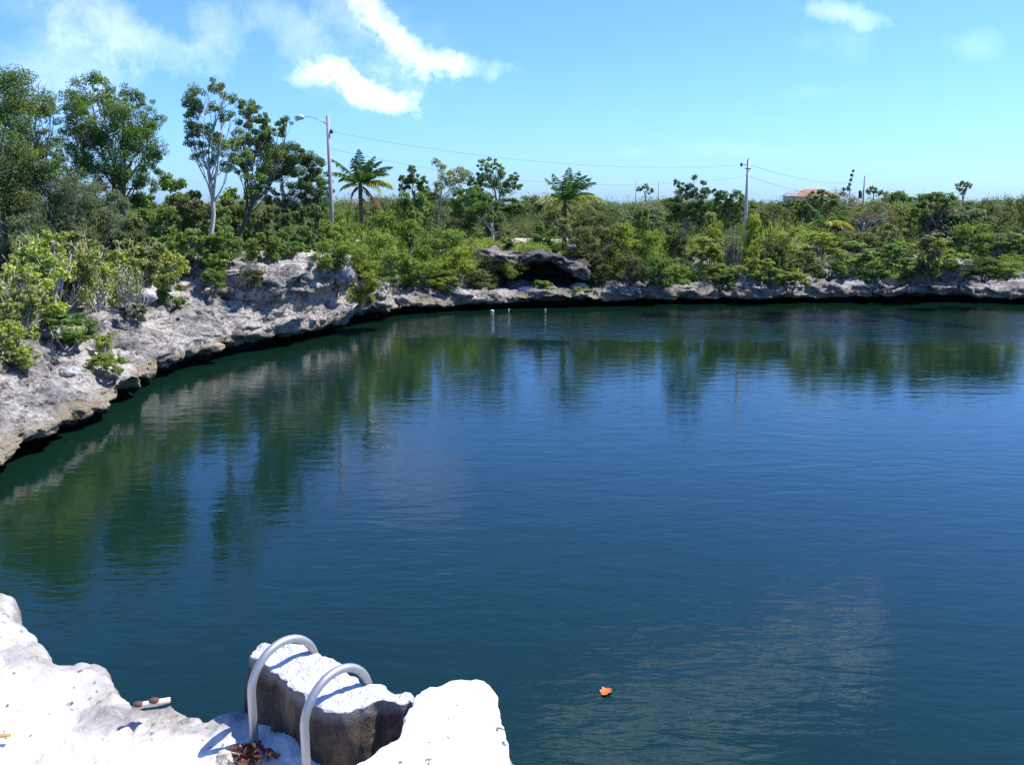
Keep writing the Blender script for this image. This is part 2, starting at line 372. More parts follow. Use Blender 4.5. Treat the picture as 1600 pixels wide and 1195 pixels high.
bvh = BVHTree.FromPolygons([tuple(v) for v in V.tolist()], F.tolist())
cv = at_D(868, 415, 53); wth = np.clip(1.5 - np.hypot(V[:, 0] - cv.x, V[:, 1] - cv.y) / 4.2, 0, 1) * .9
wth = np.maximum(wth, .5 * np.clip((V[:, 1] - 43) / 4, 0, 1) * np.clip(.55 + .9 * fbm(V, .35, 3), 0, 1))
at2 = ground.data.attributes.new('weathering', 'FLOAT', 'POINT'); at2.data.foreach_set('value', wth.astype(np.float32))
def gz(x, y, top=40.0):
    h = bvh.ray_cast(Vector((x, y, top)), Vector((0, 0, -1)))
    return h[0].z if h[0] is not None else 3.0
def gp(px, D, top=40.0, py=360):
    p = at_D(px, py, D); return Vector((p.x, p.y, gz(p.x, p.y, top)))
def gh(px, py):
    h = bvh.ray_cast(Vector((0, 0, H)), ray(px, py)); return h[0].copy() if h[0] is not None else at_z(px, py, 0)
def ztop(px, py, D): return at_D(px, py, D).z

# water sheet
def grid(x0, x1, y0, y1, n):
    xs = np.linspace(x0, x1, n); ys = np.linspace(y0, y1, n); g = np.stack(np.meshgrid(xs, ys, indexing='ij') + [np.zeros((n, n))], 2).reshape(-1, 3)
    i, j = np.meshgrid(np.arange(n - 1), np.arange(n - 1), indexing='ij'); a = i * n + j
    return g, np.stack([a, a + n, a + n + 1, a + 1], 2).reshape(-1, 4)
g, f = grid(-20, 60, -8, 60, 12)
tag(mesh_obj('water', g, f, M['water']), kind='structure')
mb = MB(); mb.box((20, 26, -1.52), (90, 80, .04)); tag(mb.build('pond_bed', simple('pond_bed', (.02, .05, .05), .9)), kind='structure')

# road: marl track round the pond, a little inland
sel = np.arange(0, ns, 6); RV = []; RF = []
for q, s in enumerate(sel):
    for w in (13.2, 14.4, 15.6, 17.0):
        x, y = base[s] + dirs[s] * (w + .6 * math.sin(s * .01)); RV.append((x, y, gz(x, y) + .05))
for q in range(len(sel)):
    for k in range(3):
        RF.append((q * 4 + k, q * 4 + k + 1, ((q + 1) % len(sel)) * 4 + k + 1, ((q + 1) % len(sel)) * 4 + k))
tag(mesh_obj('dirt_road', RV, RF, M['road']), kind='structure')

# ------------------------------------------------------------------ foliage
def rand_dirs(n, r=rng):
    v = r.normal(size=(n, 3)); return v / np.linalg.norm(v, axis=1)[:, None]
def leaf_quads(C, nrm, ln, wd, r=rng, sides=4, up=None):
    n = len(C); t = np.cross(nrm, rand_dirs(n, r)); t /= np.linalg.norm(t, axis=1)[:, None] + 1e-9
    if up is not None:
        t = t * (1 - up) + np.array([0, 0, 1]) * up; t /= np.linalg.norm(t, axis=1)[:, None] + 1e-9
    b = np.cross(nrm, t); b /= np.linalg.norm(b, axis=1)[:, None] + 1e-9
    ln = (ln * r.uniform(.7, 1.25, n))[:, None]; wd = (wd * r.uniform(.7, 1.25, n))[:, None]
    if sides == 4:
        P = [C - t * ln / 2, C + b * wd / 2 - nrm * wd * .15, C + t * ln / 2 - nrm * ln * .12, C - b * wd / 2 - nrm * wd * .15]
    else:
        P = [C + t * ln / 2 * math.cos(a) + b * wd / 2 * math.sin(a) for a in np.linspace(0, 2 * math.pi, sides, endpoint=False)]
    return np.stack(P, 1).reshape(-1, 3), np.arange(n * sides).reshape(-1, sides)
def crown(lobes, leaf, cover=3.2, asp=.55, sides=4, sub=None, r=rng, squash=.85, up=None, gap=.36):
    """lobes: (x,y,z,R) -> leaf cards grouped in sub-clumps, gaps between"""
    Cs = []; Ns = []
    for (x, y, z, R) in lobes:
        k = sub or int(np.clip(13 * (R / .6) ** 1.3, 8, 90)); rs = np.clip(R * gap * .85, .14, .5)
        d = rand_dirs(k, r); rr = (R - rs * .6) * r.uniform(.25, 1.0, k) ** .5
        cc = np.array([x, y, z]) + d * rr[:, None] * [1, 1, squash]
        la = .5 * leaf * leaf * asp
        m = max(12, int(cover * math.pi * R * R / la / k))
        for c in cc:
            rk = rs * r.uniform(.7, 1.25)
            e = rand_dirs(m, r); q = e * (r.uniform(.15, 1, m) ** .5)[:, None] * rk * [1, 1, .8]
            Cs.append(c + q); nn = e * .5 + rand_dirs(m, r) * .75 + [0, 0, .45]; Ns.append(nn)
    C = np.concatenate(Cs); Nn = np.concatenate(Ns); Nn /= np.linalg.norm(Nn, axis=1)[:, None]
    return leaf_quads(C, Nn, leaf, leaf * asp, r, sides, up)
def limb(mb, a, b, r0, r1, wob=.12, n=6, k=6):
    a, b = Vector(a), Vector(b); ln = (b - a).length; pts = []
    w1 = Vector(rng.normal(size=3)) * wob * ln * .5
    for i in range(n + 1):
        t = i / n; p = a.lerp(b, t) + w1 * math.sin(math.pi * t) + Vector(rng.normal(size=3)) * (wob * ln * .07 if 0 < i < n else 0)
        pts.append(p)
    mb.tube(pts, [r0 + (r1 - r0) * i / n for i in range(n + 1)], k)
    return pts

# trees whose crown lobes follow the photograph (pixel, pixel, radius in px, depth offset m)
def tree(name, label, cat, D, basepx, fork, lobes, mat, barkm, leaf=.12, cover=3.2, r0=.14, asp=.5, group=None, gap=.36, sub=None, twigs=2, lean=None):
    if isinstance(basepx, tuple):
        root_p = gh(*basepx); D = max(D, min(D * 1.25, math.hypot(root_p.x, root_p.y)))
        root_p = gp(basepx[0], D, py=basepx[1])
    else: root_p = gp(basepx, D)
    loc = root_p.copy()
    t = empty(name, loc, label, cat, group)
    pxm = D / FPX * 1.0
    LB = []
    for l in lobes:
        off = l[3] if len(l) > 3 else rng.uniform(-.6, .6) * l[2] * pxm * 1.4
        p = at_D(l[0], l[1], D + off); LB.append((p.x - loc.x, p.y - loc.y, p.z - loc.z, l[2] * pxm * 1.22))
    f = at_D(fork[0], fork[1], D); f = Vector((f.x, f.y, f.z)) - loc
    V_, F_ = crown(LB, leaf, cover, asp, gap=gap, sub=sub)
    mesh_obj('crown', V_, F_, mat, t, smooth=False)
    mb = MB(); r0 *= .85; tp = limb(mb, (0, 0, -.3), f, r0, r0 * .7, .08, 8, 8)
    for (x, y, z, R) in LB:
        c = Vector((x, y, z)); st = tp[-1 - int(rng.integers(0, 4))] if z > f.z - .3 else tp[-2]
        pts = limb(mb, st, c, r0 * .30, r0 * .08, .16)
        for _ in range(twigs):
            e = c + Vector(rand_dirs(1)[0]) * R * .85
            limb(mb, pts[-3], e, r0 * .15, r0 * .05, .15, 4, 4)
    mb.build('trunk', barkm, t)
    return t

T = tree
T('broadleaf_tree', 'dark green broadleaf tree cut by the left edge of the picture', 'tree', 31, (8, 400), (10, 290),
  [(35, 140, 30), (5, 150, 42), (62, 160, 26), (78, 172, 16), (30, 185, 32), (-30, 180, 50), (0, 220, 42), (40, 235, 30), (75, 218, 18), (20, 270, 40), (62, 262, 28), (-40, 260, 50), (10, 315, 36), (85, 245, 18)],
  M['dark'], M['barkd'], .085, 1.7, .17, twigs=4)
T('broadleaf_tree', 'tall wide green tree with rounded crown and pale trunk, second from left edge', 'tree', 32.5, (183, 400), (192, 275),
  [(140, 140, 26), (118, 160, 20), (160, 132, 18), (175, 165, 20), (200, 150, 17), (222, 160, 15), (150, 180, 36), (205, 190, 32), (235, 190, 20), (180, 215, 40), (225, 225, 28), (245, 240, 16), (130, 215, 32), (110, 195, 18),
   (150, 250, 38), (200, 258, 30), (235, 270, 20), (112, 258, 28), (170, 285, 26), (225, 295, 20)],
  M['green'], M['bark'], .085, 1.7, .17, twigs=4)
T('feathery_tree', 'grey-green feathery low tree with bare branches in front of the wide tree', 'tree', 31, (88, 410), (98, 330),
  [(50, 272, 28), (85, 290, 30), (120, 300, 32), (155, 305, 26), (60, 315, 32), (100, 328, 30), (140, 330, 28), (30, 300, 26), (180, 318, 20)],
  M['grey'], M['bark'], .10, 2.0, .10, .3, twigs=5)
T('slender_tree', 'tall slender open tree with small tufts and a pale bare trunk beside the cliff', 'tree', 36, (321, 402), (326, 268),
  [(308, 148, 15), (297, 162, 12), (337, 134, 12), (344, 142, 8), (363, 157, 10), (352, 152, 7), (296, 185, 13), (310, 172, 11), (335, 168, 11), (350, 185, 9), (360, 180, 8), (300, 205, 14), (318, 200, 12), (295, 222, 9), (335, 212, 14),
   (315, 232, 12), (345, 232, 15), (330, 250, 10), (305, 245, 7), (362, 222, 12), (368, 250, 12), (352, 262, 10)],
  M['green'], M['barkw'], .085, 2.4, .13, gap=.5, twigs=3)
T('leaning_tree', 'green tree with a leaning dark trunk between the slender tree and the domed tree', 'tree', 38, (370, 388), (405, 300),
  [(385, 168, 15), (398, 172, 12), (408, 182, 13), (385, 190, 16), (405, 200, 15), (378, 215, 16), (400, 222, 20), (420, 212, 14), (440, 195, 11), (447, 190, 9), (435, 208, 10), (420, 235, 20), (385, 245, 18), (405, 258, 22), (372, 262, 12), (398, 282, 18)],
  M['green'], M['barkd'], .09, 2.7, .13)
T('domed_tree', 'dense dark green domed tree with a curved white trunk, left of the wooden street light', 'tree', 40, (446, 385), (440, 290),
  [(430, 240, 18), (452, 238, 18), (475, 242, 17), (492, 256, 16), (502, 278, 15), (465, 262, 24), (435, 262, 22), (415, 275, 16), (488, 290, 20), (508, 300, 12), (500, 318, 14), (465, 292, 20), (412, 298, 14), (480, 322, 16), (428, 312, 15), (452, 325, 15), (500, 335, 14), (465, 338, 14), (435, 335, 13)],
  M['dark'], M['barkw'], .092, 3.4, .13)
T('conifer_tree', 'small dark pointed tree rising right of the tall palm', 'tree', 66, 645, (646, 300),
  [(644, 262, 7), (646, 274, 10), (645, 288, 13), (629, 280, 7), (630, 292, 9), (662, 282, 7), (662, 294, 10)], M['dark'], M['barkd'], .17, 3.6, .12)
T('wispy_tree', 'pale thin wispy tree with sparse leaves beside the small pointed tree', 'tree', 64, 688, (690, 300),
  [(680, 252, 7), (688, 262, 9), (700, 272, 14), (720, 268, 10), (728, 276, 12), (712, 290, 16), (690, 288, 12)], M['pale'], M['bark'], .15, 1.7, .08, gap=.5)
T('round_topped_tree', 'tree with stacked rounded green tufts on the skyline above the umbrella-shaped tree', 'tree', 64, 772, (775, 310),
  [(755, 258, 9), (768, 254, 9), (778, 262, 9), (785, 272, 9), (762, 270, 9), (802, 275, 8), (800, 285, 10), (745, 280, 12), (765, 285, 15), (785, 292, 15), (738, 290, 10), (810, 294, 8)], M['green'], M['bark'], .16, 3.0, .13)
T('umbrella_tree', 'low umbrella-shaped dense bright green tree with a forked white trunk by the road', 'tree', 60, 766, (768, 350),
  [(715, 308, 12), (728, 302, 12), (745, 300, 13), (760, 308, 13), (770, 322, 11), (745, 318, 20), (722, 322, 16), (712, 332, 10), (738, 338, 13), (762, 335, 12)], M['green'], M['barkw'], .15, 3.8, .15)
T('upright_tree', 'bushy dark upright tree with twigs poking above the skyline, left of the concrete pole', 'tree', 55, 1072, (1075, 345),
  [(1058, 285, 6), (1086, 278, 5), (1100, 284, 6), (1068, 292, 9), (1082, 296, 12), (1098, 302, 11), (1062, 306, 13), (1080, 316, 17), (1052, 322, 12), (1100, 322, 13), (1066, 336, 15), (1090, 340, 12), (1048, 340, 9)], M['dark'], M['bark'], .14, 2.8, .09, .4)
T('bushy_tree', 'dark bushy tree directly behind the concrete pole', 'tree', 66, 1140, (1140, 335),
  [(1118, 302, 9), (1132, 308, 12), (1150, 308, 11), (1122, 322, 13), (1142, 326, 14), (1160, 322, 10), (1130, 340, 12), (1152, 342, 10)], M['dark'], M['bark'], .16, 3.4, .1)
T('bushy_tree', 'dark bushy tree below the orange roofed house, behind the small palm', 'tree', 68, 1282, (1282, 335),
  [(1268, 308, 9), (1284, 305, 9), (1300, 312, 10), (1262, 322, 10), (1280, 324, 15), (1300, 328, 11), (1315, 328, 9), (1268, 340, 11), (1290, 342, 13)], M['dark'], M['bark'], .16, 3.4, .1)
T('bushy_tree', 'dark bushy tree on the right, standing behind the pale round-leaved shrubs', 'tree', 63, 1462, (1462, 345),
  [(1446, 312, 9), (1462, 308, 10), (1480, 314, 11), (1438, 328, 11), (1458, 328, 15), (1480, 332, 14), (1496, 340, 10), (1448, 344, 12), (1470, 348, 14)], M['dark'], M['bark'], .16, 3.4, .1)
T('dead_tree', 'flat-topped leafless pinkish grey tree with a pale trunk on the right', 'tree', 60, 1350, (1350, 348),
  [(1340, 338, 7), (1355, 334, 8), (1372, 335, 8), (1388, 334, 7), (1362, 342, 8), (1335, 345, 5), (1392, 342, 6)], M['dry'], M['barkw'], .12, .5, .10, gap=.5, twigs=9)
T('skyline_tree', 'small open-crowned tree standing up from the skyline at the far right', 'tree', 120, 1505, (1505, 300),
  [(1496, 292, 5), (1504, 288, 5), (1512, 291, 6), (1506, 298, 6)], M['grey'], M['bark'], .28, 2.2, .12)
T('wispy_pine', 'tall thin wispy leaning tree on the skyline beside the far pole', 'tree', 150, 1326, (1328, 285),
  [(1333, 267, 1.6), (1331, 274, 2), (1330, 281, 2.4), (1328, 288, 3), (1326, 295, 4), (1318, 296, 3), (1316, 303, 4)], M['grey'], M['bark'], .3, 1.8, .1)
T('skyline_tree', 'low round tree on the skyline just right of the far pole', 'tree', 140, 1365, (1365, 303),
  [(1358, 300, 5), (1365, 296, 6), (1374, 300, 6)], M['dark'], M['bark'], .3, 2.6, .12)
T('skyline_tree', 'small dark tree on the skyline left of the upright bushy tree', 'tree', 130, 1007, (1007, 300),
  [(1000, 296, 5), (1008, 291, 5), (1016, 298, 6)], M['grey'], M['bark'], .28, 2.6, .12)

# shrubs: prototypes, then copies sized one by one
PROTO = {}
def proto(kind, var):
    key = (kind, var)
    if key in PROTO: return PROTO[key]
    r = np.random.default_rng(hash(kind) % 1000 if False else sum(map(ord, kind)) * 7 + var)
    specs = {  # leaf size relative to a shrub 2 m wide and 2 m high, cover, aspect, lobes, sides, squash
        'dense': (.105, 4.2, .55, 12, 4, .9), 'loose': (.10, 2.7, .45, 13, 4, 1.0), 'feather': (.11, 2.3, .28, 15, 4, 1.2),
        'round': (.085, 2.0, .9, 15, 6, .8), 'low': (.10, 3.0, .5, 13, 4, .9), 'twig': (.09, .45, .4, 12, 4, 1.1)}
    leaf, cover, asp, nlb, sides, sq = specs[kind]
    LB = []
    for q in range(nlb):
        a = r.uniform(0, 2 * math.pi); zc = r.uniform(.2, 1.6); w = math.sqrt(max(.05, 1 - ((zc - .7) / 1.15) ** 2)) * .72
        rr = w * math.sqrt(r.uniform(.05, 1)); LB.append((rr * math.cos(a), rr * math.sin(a), zc, r.uniform(.26, .44)))
    V_, F_ = crown(LB, leaf, cover, asp, sides, None, r, sq, gap=.5 if kind in ('feather', 'loose', 'twig') else .4)
    if kind in ('feather', 'loose'):
        k = 420; e = rand_dirs(k, r); e[:, 2] = np.abs(e[:, 2]); c = e * r.uniform(.75, 1.12, (k, 1)) * [.95, .95, 1.05] + [0, 0, .85]
        nn = np.cross(e, rand_dirs(k, r)); nn /= np.linalg.norm(nn, axis=1)[:, None]
        t = e + [0, 0, .6]; t /= np.linalg.norm(t, axis=1)[:, None]
        b = np.cross(nn, t); P = np.stack([c - t * .07, c + b * .014, c + t * .07, c - b * .014], 1).reshape(-1, 3)
        F_ = np.concatenate([F_, np.arange(k * 4).reshape(-1, 4) + len(V_)]) if sides == 4 else F_; V_ = np.concatenate([V_, P])
    me = bpy.data.meshes.new('foliage_' + kind)
    tmp = mesh_obj('foliage', V_, F_, M['green'], smooth=False); me = tmp.data; bpy.data.objects.remove(tmp)
    mb = MB()
    for (x, y, z, R) in LB[:12 if kind in ('twig', 'round') else 8]:
        limb(mb, (r.uniform(-.08, .08), r.uniform(-.08, .08), -.15), (x, y, z), .035, .012, .14, 5, 5)
        if kind in ('twig', 'round', 'feather'):
            for _ in range(5 if kind == 'twig' else 2): limb(mb, (x * .6, y * .6, z * .6), (x + r.uniform(-.4, .4), y + r.uniform(-.4, .4), z + r.uniform(0, .4)), .016, .005, .15, 4, 4)
    tmp = mb.build('stems', M['bark']); sm = tmp.data; bpy.data.objects.remove(tmp)
    PROTO[key] = (me, sm); return PROTO[key]
MC = {}
def mesh_mat(me, mat):
    k = (me.name, mat.name)
    if k not in MC:
        c = me.copy(); c.materials.clear(); c.materials.append(mat); MC[k] = c
    return MC[k]
nshrub = 0
def shrub(px, top, w, D, kind, mat, label, name='shrub', group=None, bm='bark', sink=0.0):
    global nshrub
    nshrub += 1
    if D < 0:                       # base given as a pixel row
        p = gh(px, -D); D = math.hypot(p.x, p.y); zt = ztop(px, top, D)
    else:
        p = gp(px, D, 40.0); zt = ztop(px, top, D)
        if group == G2 and D < 55.5 and label.find('cave') < 0:
            D0 = D
            while (zt - p.z) < .62 * w * D / FPX and D > D0 - 4.5 and p.z > 1.1:
                D -= .25; p = gp(px, D, 40.0); zt = ztop(px, top, D)
    if p.z > zt - .5: p.z = zt - .5
    p.z = min(p.z, zt - .5 * w * D / FPX)
    h = zt - p.z + .1; ww = w * D / FPX
    o = empty(name, p, label, 'shrub', group)
    fm, sm = proto(kind, nshrub % 3)
    rz = rng.uniform(0, 6.28)
    for nm, me, mt in (('foliage', fm, M[mat]), ('stems', sm, M[bm])):
        c = bpy.data.objects.new(nm, mesh_mat(me, mt)); COL.objects.link(c); c.parent = o
        c.scale = (ww / 1.85, ww / 1.85, h / 1.95); c.rotation_euler.z = rz
    return o
G1 = 'sea grape shrubs on the left bank'; G2 = 'shrubs along the far shore'; G3 = 'shrubs under the left trees'
for a in [
 (18, 366, 110, -474, 'round', 'grape', 'yellow-green round-leaved shrub at the left edge, level with the strip of white ground', 'round_leaved_shrub', G1, 'barkw'),
 (70, 360, 110, -476, 'round', 'grape', 'yellow-green round-leaved shrub with tangled white branches below the feathery grey tree', 'round_leaved_shrub', G1, 'barkw'),
 (122, 358, 110, -474, 'round', 'pale', 'tallest of the sunlit round-leaved shrubs, between the feathery tree and the wide tree', 'round_leaved_shrub', G1, 'barkw'),
 (176, 362, 100, -470, 'round', 'grape', 'spreading sunlit round-leaved shrub in front of the wide tree trunk', 'round_leaved_shrub', G1, 'barkw'),
 (225, 374, 90, -455, 'round', 'pale', 'round-leaved shrub right of the wide tree trunk, above the grey boulder', 'round_leaved_shrub', G1, 'barkw'),
 (265, 392, 70, -452, 'round', 'grape', 'round-leaved shrub at the right end of the left bank thicket', 'round_leaved_shrub', G1, 'barkw'),
 (10, 410, 110, -508, 'round', 'pale', 'round-leaved shrub cut by the left edge, over the dark litter hollow', 'round_leaved_shrub', G1, 'barkw'),
 (62, 405, 100, -500, 'round', 'grape', 'round-leaved shrub on pale bare stems above the red-brown leaf litter', 'round_leaved_shrub', G1, 'barkw'),
 (112, 402, 90, -486, 'round', 'pale', 'leggy white-stemmed round-leaved shrub left of the pale boulder', 'round_leaved_shrub', G1, 'barkw'),
 (160, 398, 70, -440, 'round', 'grape', 'round-leaved shrub rising just behind the pale boulder', 'round_leaved_shrub', G1, 'barkw'),
 (36, 448, 80, -530, 'round', 'grape', 'sunlit round-leaved shrub low on the bank, between left edge and spreading green shrub', 'round_leaved_shrub', G1, 'barkw'),
 (150, 385, 90, -482, 'twig', 'grape', 'tangle of bare grey twigs just left of the pale boulder', 'shrub', G1, 'barkw'),
 (85, 372, 110, -490, 'twig', 'grape', 'tall tangle of bare white twigs among the round-leaved shrubs', 'shrub', G1, 'barkw'),
 (30, 430, 90, -520, 'twig', 'grape', 'bare white twigs near the left edge above the leaf litter', 'shrub', G1, 'barkw'),
 (205, 420, 70, -500, 'twig', 'olive', 'bare twiggy shrub behind the rounded grey boulder', 'shrub', G1, 'barkw'),
 (500, 396, 40, -424, 'low', 'bright', 'small green tuft on the cliff top near its right corner', 'shrub', G3),
 (402, 422, 46, -452, 'low', 'olive', 'small olive shrub on the rock slope below the orange litter', 'shrub', G3),
 (332, 420, 56, -462, 'low', 'green', 'low green shrub half way down the white rock slope', 'shrub', G3),
 (452, 378, 50, -402, 'low', 'green', 'low shrub at the edge of the cliff top below the domed tree', 'shrub', G3),
 (272, 432, 50, -480, 'dense', 'green', 'deep green leafy shrub right of the rounded grey boulder', 'shrub', G1),
 (18, 500, 60, -565, 'round', 'grape', 'low sprawling shrub at the left edge over red-brown leaf litter', 'round_leaved_shrub', G1),
 (105, 488, 100, -545, 'low', 'green', 'low spreading green shrub in the litter between white ledges', 'shrub', G1),
 (165, 522, 40, -560, 'round', 'grape', 'small shrub on the rock left of the yellow sprig', 'round_leaved_shrub', G1),
 (170, 556, 66, -592, 'low', 'bright', 'bright sprig hanging over the pitted grey ledge nearest the water', 'shrub', G1),
 (40, 545, 50, -580, 'low', 'grape', 'small low plant at the edge of the leaf litter above the grey ledge', 'shrub', G1),
 (212, 476, 50, -505, 'low', 'olive', 'small olive shrub on the white rock below the rounded boulder', 'shrub', G1),
 (300, 348, 90, -425, 'dense', 'green', 'green shrub under the wide tree, left of the slender pale trunk', 'shrub', G3),
 (240, 318, 100, -415, 'dense', 'green', 'tall shrub behind the thin brown stem below the wide tree', 'shrub', G3),
 (205, 335, 80, -425, 'dense', 'olive', 'olive shrub around the foot of the wide tree', 'shrub', G3),
 (350, 345, 58, -418, 'dense', 'green', 'dense rounded green shrub at the foot of the slender tree', 'shrub', G3),
 (345, 392, 50, -436, 'low', 'bright', 'low green shrub on the dry ground in front of the dense rounded one', 'shrub', G3),
 (388, 405, 60, -452, 'twig', 'olive', 'straggly grey-green shrub on top of the rock slope', 'shrub', G3),
 (412, 358, 60, 38.5, 'dense', 'bright', 'light green shrub on the cliff top left of the orange leaf litter', 'shrub', G3),
 (455, 352, 70, 41.0, 'dense', 'green', 'green shrub on the cliff top beneath the domed tree', 'shrub', G3),
 (290, 300, 80, 48.0, 'dense', 'olive', 'olive shrub seen between the wide tree and the slender trunk', 'shrub', G3),
 (350, 300, 70, 50.0, 'dense', 'olive', 'pale olive shrub behind the slender tree trunk', 'shrub', G3),
 (392, 318, 50, 46.0, 'dense', 'green', 'green shrub under the leaning dark trunk', 'shrub', G3),
 (262, 268, 80, 56.0, 'dense', 'green', 'tall green shrub topping the gap between the wide tree and the slender trunk', 'shrub', G3),
 (297, 283, 66, 44.0, 'dense', 'olive', 'olive shrub immediately left of the slender pale trunk', 'shrub', G3),
 (375, 285, 80, 52.0, 'dense', 'green', 'green shrub right of the slender trunk and behind the leaning one', 'shrub', G3),
 (235, 300, 90, -400, 'dense', 'green', 'green shrub right of the wide tree trunk', 'shrub', G3),
 (150, 318, 100, -425, 'feather', 'grey', 'grey-green shrub between the feathery tree and the wide tree trunk', 'shrub', G3),
 (70, 325, 100, -430, 'feather', 'grey', 'grey twiggy shrub at the foot of the feathery tree', 'shrub', G3),
 (338, 318, 60, -395, 'dense', 'green', 'compact green shrub just right of the slender pale trunk', 'shrub', G3),
 (425, 310, 70, 43.0, 'dense', 'olive', 'brownish shrub beneath the left side of the domed tree', 'shrub', G3),
 (480, 318, 70, 43.0, 'dense', 'dark', 'dark shrub beneath the right side of the domed tree', 'shrub', G3),
 (20, 322, 110, -410, 'dense', 'dark', 'dark shrub under the tree at the left edge', 'shrub', G3),
 (535, 318, 60, 47.0, 'loose', 'bright', 'light green shrub between the wooden pole and the tall palm', 'shrub', G2),
 (515, 345, 70, 44.0, 'loose', 'bright', 'loose green shrub behind the top corner of the cliff', 'shrub', G2),
 (600, 330, 70, 50.0, 'loose', 'bright', 'light green shrub right of the tall palm trunk', 'shrub', G2),
 (585, 352, 90, 44.5, 'feather', 'bright', 'big feathery light green shrub spilling down beside the grey cliff corner', 'shrub', G2),
 (560, 375, 80, 42.5, 'feather', 'bright', 'feathery green shrub draped over the cliff corner', 'shrub', G2),
 (612, 392, 90, 44.6, 'feather', 'bright', 'feathery shrub reaching down to the rock jutting out beyond the cliff', 'shrub', G2),
 (655, 405, 70, 47.5, 'loose', 'bright', 'bright green shrub above the low ledge right of the jutting rock', 'shrub', G2),
 (650, 292, 68, 54.0, 'dense', 'green', 'large dense round-topped bush left of the umbrella-shaped tree', 'bush', G2),
 (640, 345, 70, 50.5, 'loose', 'bright', 'yellowish green shrub below the large round-topped bush', 'shrub', G2),
 (690, 350, 66, 52.0, 'loose', 'green', 'green shrub left of the white strip of road', 'shrub', G2),
 (722, 360, 50, 53.5, 'loose', 'bright', 'light shrub at the near edge of the road', 'shrub', G2),
 (718, 388, 62, 49.3, 'loose', 'lime', 'vivid yellow-green shrub on the slope left of the cave', 'shrub', G2),
 (690, 405, 50, 48.6, 'loose', 'bright', 'light green shrub beside the vivid yellow-green one', 'shrub', G2),
 (762, 398, 55, 50.5, 'feather', 'olive', 'brownish olive shrub between the yellow-green shrub and the cave', 'shrub', G2),
 (748, 425, 60, 49.5, 'loose', 'olive', 'dull green shrub low on the bank left of the white stone', 'shrub', G2),
 (800, 408, 50, 50.0, 'feather', 'bright', 'green shrub covering the left end of the cave mouth', 'shrub', G2),
 (850, 438, 48, 49.8, 'low', 'bright', 'low green plant in front of the cave floor', 'shrub', G2),
 (908, 448, 40, 49.7, 'low', 'bright', 'low green plant under the slanting cave rock', 'shrub', G2),
 (792, 372, 34, 53.5, 'dense', 'dark', 'small dark round bush on the bank above the cave', 'bush', G2),
 (845, 346, 42, 56.0, 'dense', 'green', 'bright round bush on a bare stem above the cave', 'bush', G2),
 (812, 392, 50, 51.6, 'low', 'olive', 'drooping olive shrub over the left end of the cave roof', 'shrub', G2),
 (905, 384, 54, 52.6, 'loose', 'olive', 'dull shrub behind the slanting rock slab of the cave', 'shrub', G2),
 (842, 388, 44, 51.6, 'low', 'green', 'low green shrub growing on the cave roof below the bright round bush', 'shrub', G2),
 (1130, 425, 56, 50.2, 'low', 'green', 'low green plant drooping over the far ledge near the middle', 'shrub', G2),
 (1240, 425, 60, 50.2, 'low', 'bright', 'low bright plant drooping over the far ledge right of the grey rock patch', 'shrub', G2),
 (700, 432, 56, 47.6, 'low', 'bright', 'low bright plant drooping over the ledge left of the cave', 'shrub', G2),
 (935, 398, 50, 51.4, 'loose', 'olive', 'olive shrub hiding the lower end of the slanting rock slab of the cave', 'shrub', G2),
 (528, 372, 76, 41.6, 'feather', 'bright', 'feathery light green shrub growing over the top right corner of the cliff', 'shrub', G2),
 (869, 382, 20, 52.2, 'dense', 'green', 'tiny green tuft on the lip of the cave roof', 'shrub', G2),
 (895, 340, 60, 56.5, 'round', 'pale', 'pale round-leaved shrub at the foot of the windblown palm', 'round_leaved_shrub', G2),
 (930, 322, 80, 55.5, 'feather', 'olive', 'tall olive shrub right of the windblown palm', 'shrub', G2),
 (935, 348, 90, 53.3, 'feather', 'olive', 'large dark olive shrub overhanging the right end of the cave', 'shrub', G2),
 (975, 350, 60, 53.0, 'loose', 'bright', 'light green shrub right of the large olive shrub', 'shrub', G2),
 (985, 395, 60, 51.2, 'feather', 'olive', 'drooping olive shrub with a thin grey stem reaching the waterline ledge', 'shrub', G2),
 (1005, 318, 34, 58.0, 'dense', 'green', 'narrow green bush beside a white dead stem', 'bush', G2),
 (1018, 362, 50, 53.0, 'loose', 'lime', 'light yellow-green shrub left of centre on the far bank', 'shrub', G2),
 (1035, 395, 60, 51.3, 'loose', 'green', 'green shrub low on the far bank left of the vivid bush', 'shrub', G2),
 (1060, 358, 55, 54.0, 'loose', 'olive', 'dull shrub directly below the dark upright tree', 'shrub', G2),
 (1100, 372, 62, 51.6, 'dense', 'bright', 'vivid green rounded bush in the middle of the far bank', 'bush', G2),
 (1070, 412, 60, 50.9, 'loose', 'bright', 'green shrub at the foot of the vivid rounded bush', 'shrub', G2),
 (1110, 345, 50, 55.0, 'loose', 'bright', 'light green shrub left of the concrete pole foot', 'shrub', G2),
 (1148, 350, 56, 53.8, 'twig', 'olive', 'grey leafless-looking shrub below the concrete pole', 'shrub', G2),
 (1130, 412, 66, 50.8, 'low', 'bright', 'low green shrub overhanging the ledge below the grey twiggy shrub', 'shrub', G2),
 (1190, 402, 80, 51.0, 'low', 'bright', 'broad low green shrub in front of the grey rock patch', 'shrub', G2),
 (1176, 336, 40, 56.5, 'loose', 'lime', 'bright yellow-green shrub just right of the concrete pole', 'shrub', G2),
 (1225, 342, 80, 55.0, 'loose', 'bright', 'light green shrub left of the small palm', 'shrub', G2),
 (1210, 368, 60, 53.5, 'loose', 'olive', 'dull green shrub above the grey rock patch', 'shrub', G2),
 (1262, 395, 56, 51.5, 'loose', 'olive', 'olive shrub right of the grey rock patch', 'shrub', G2),
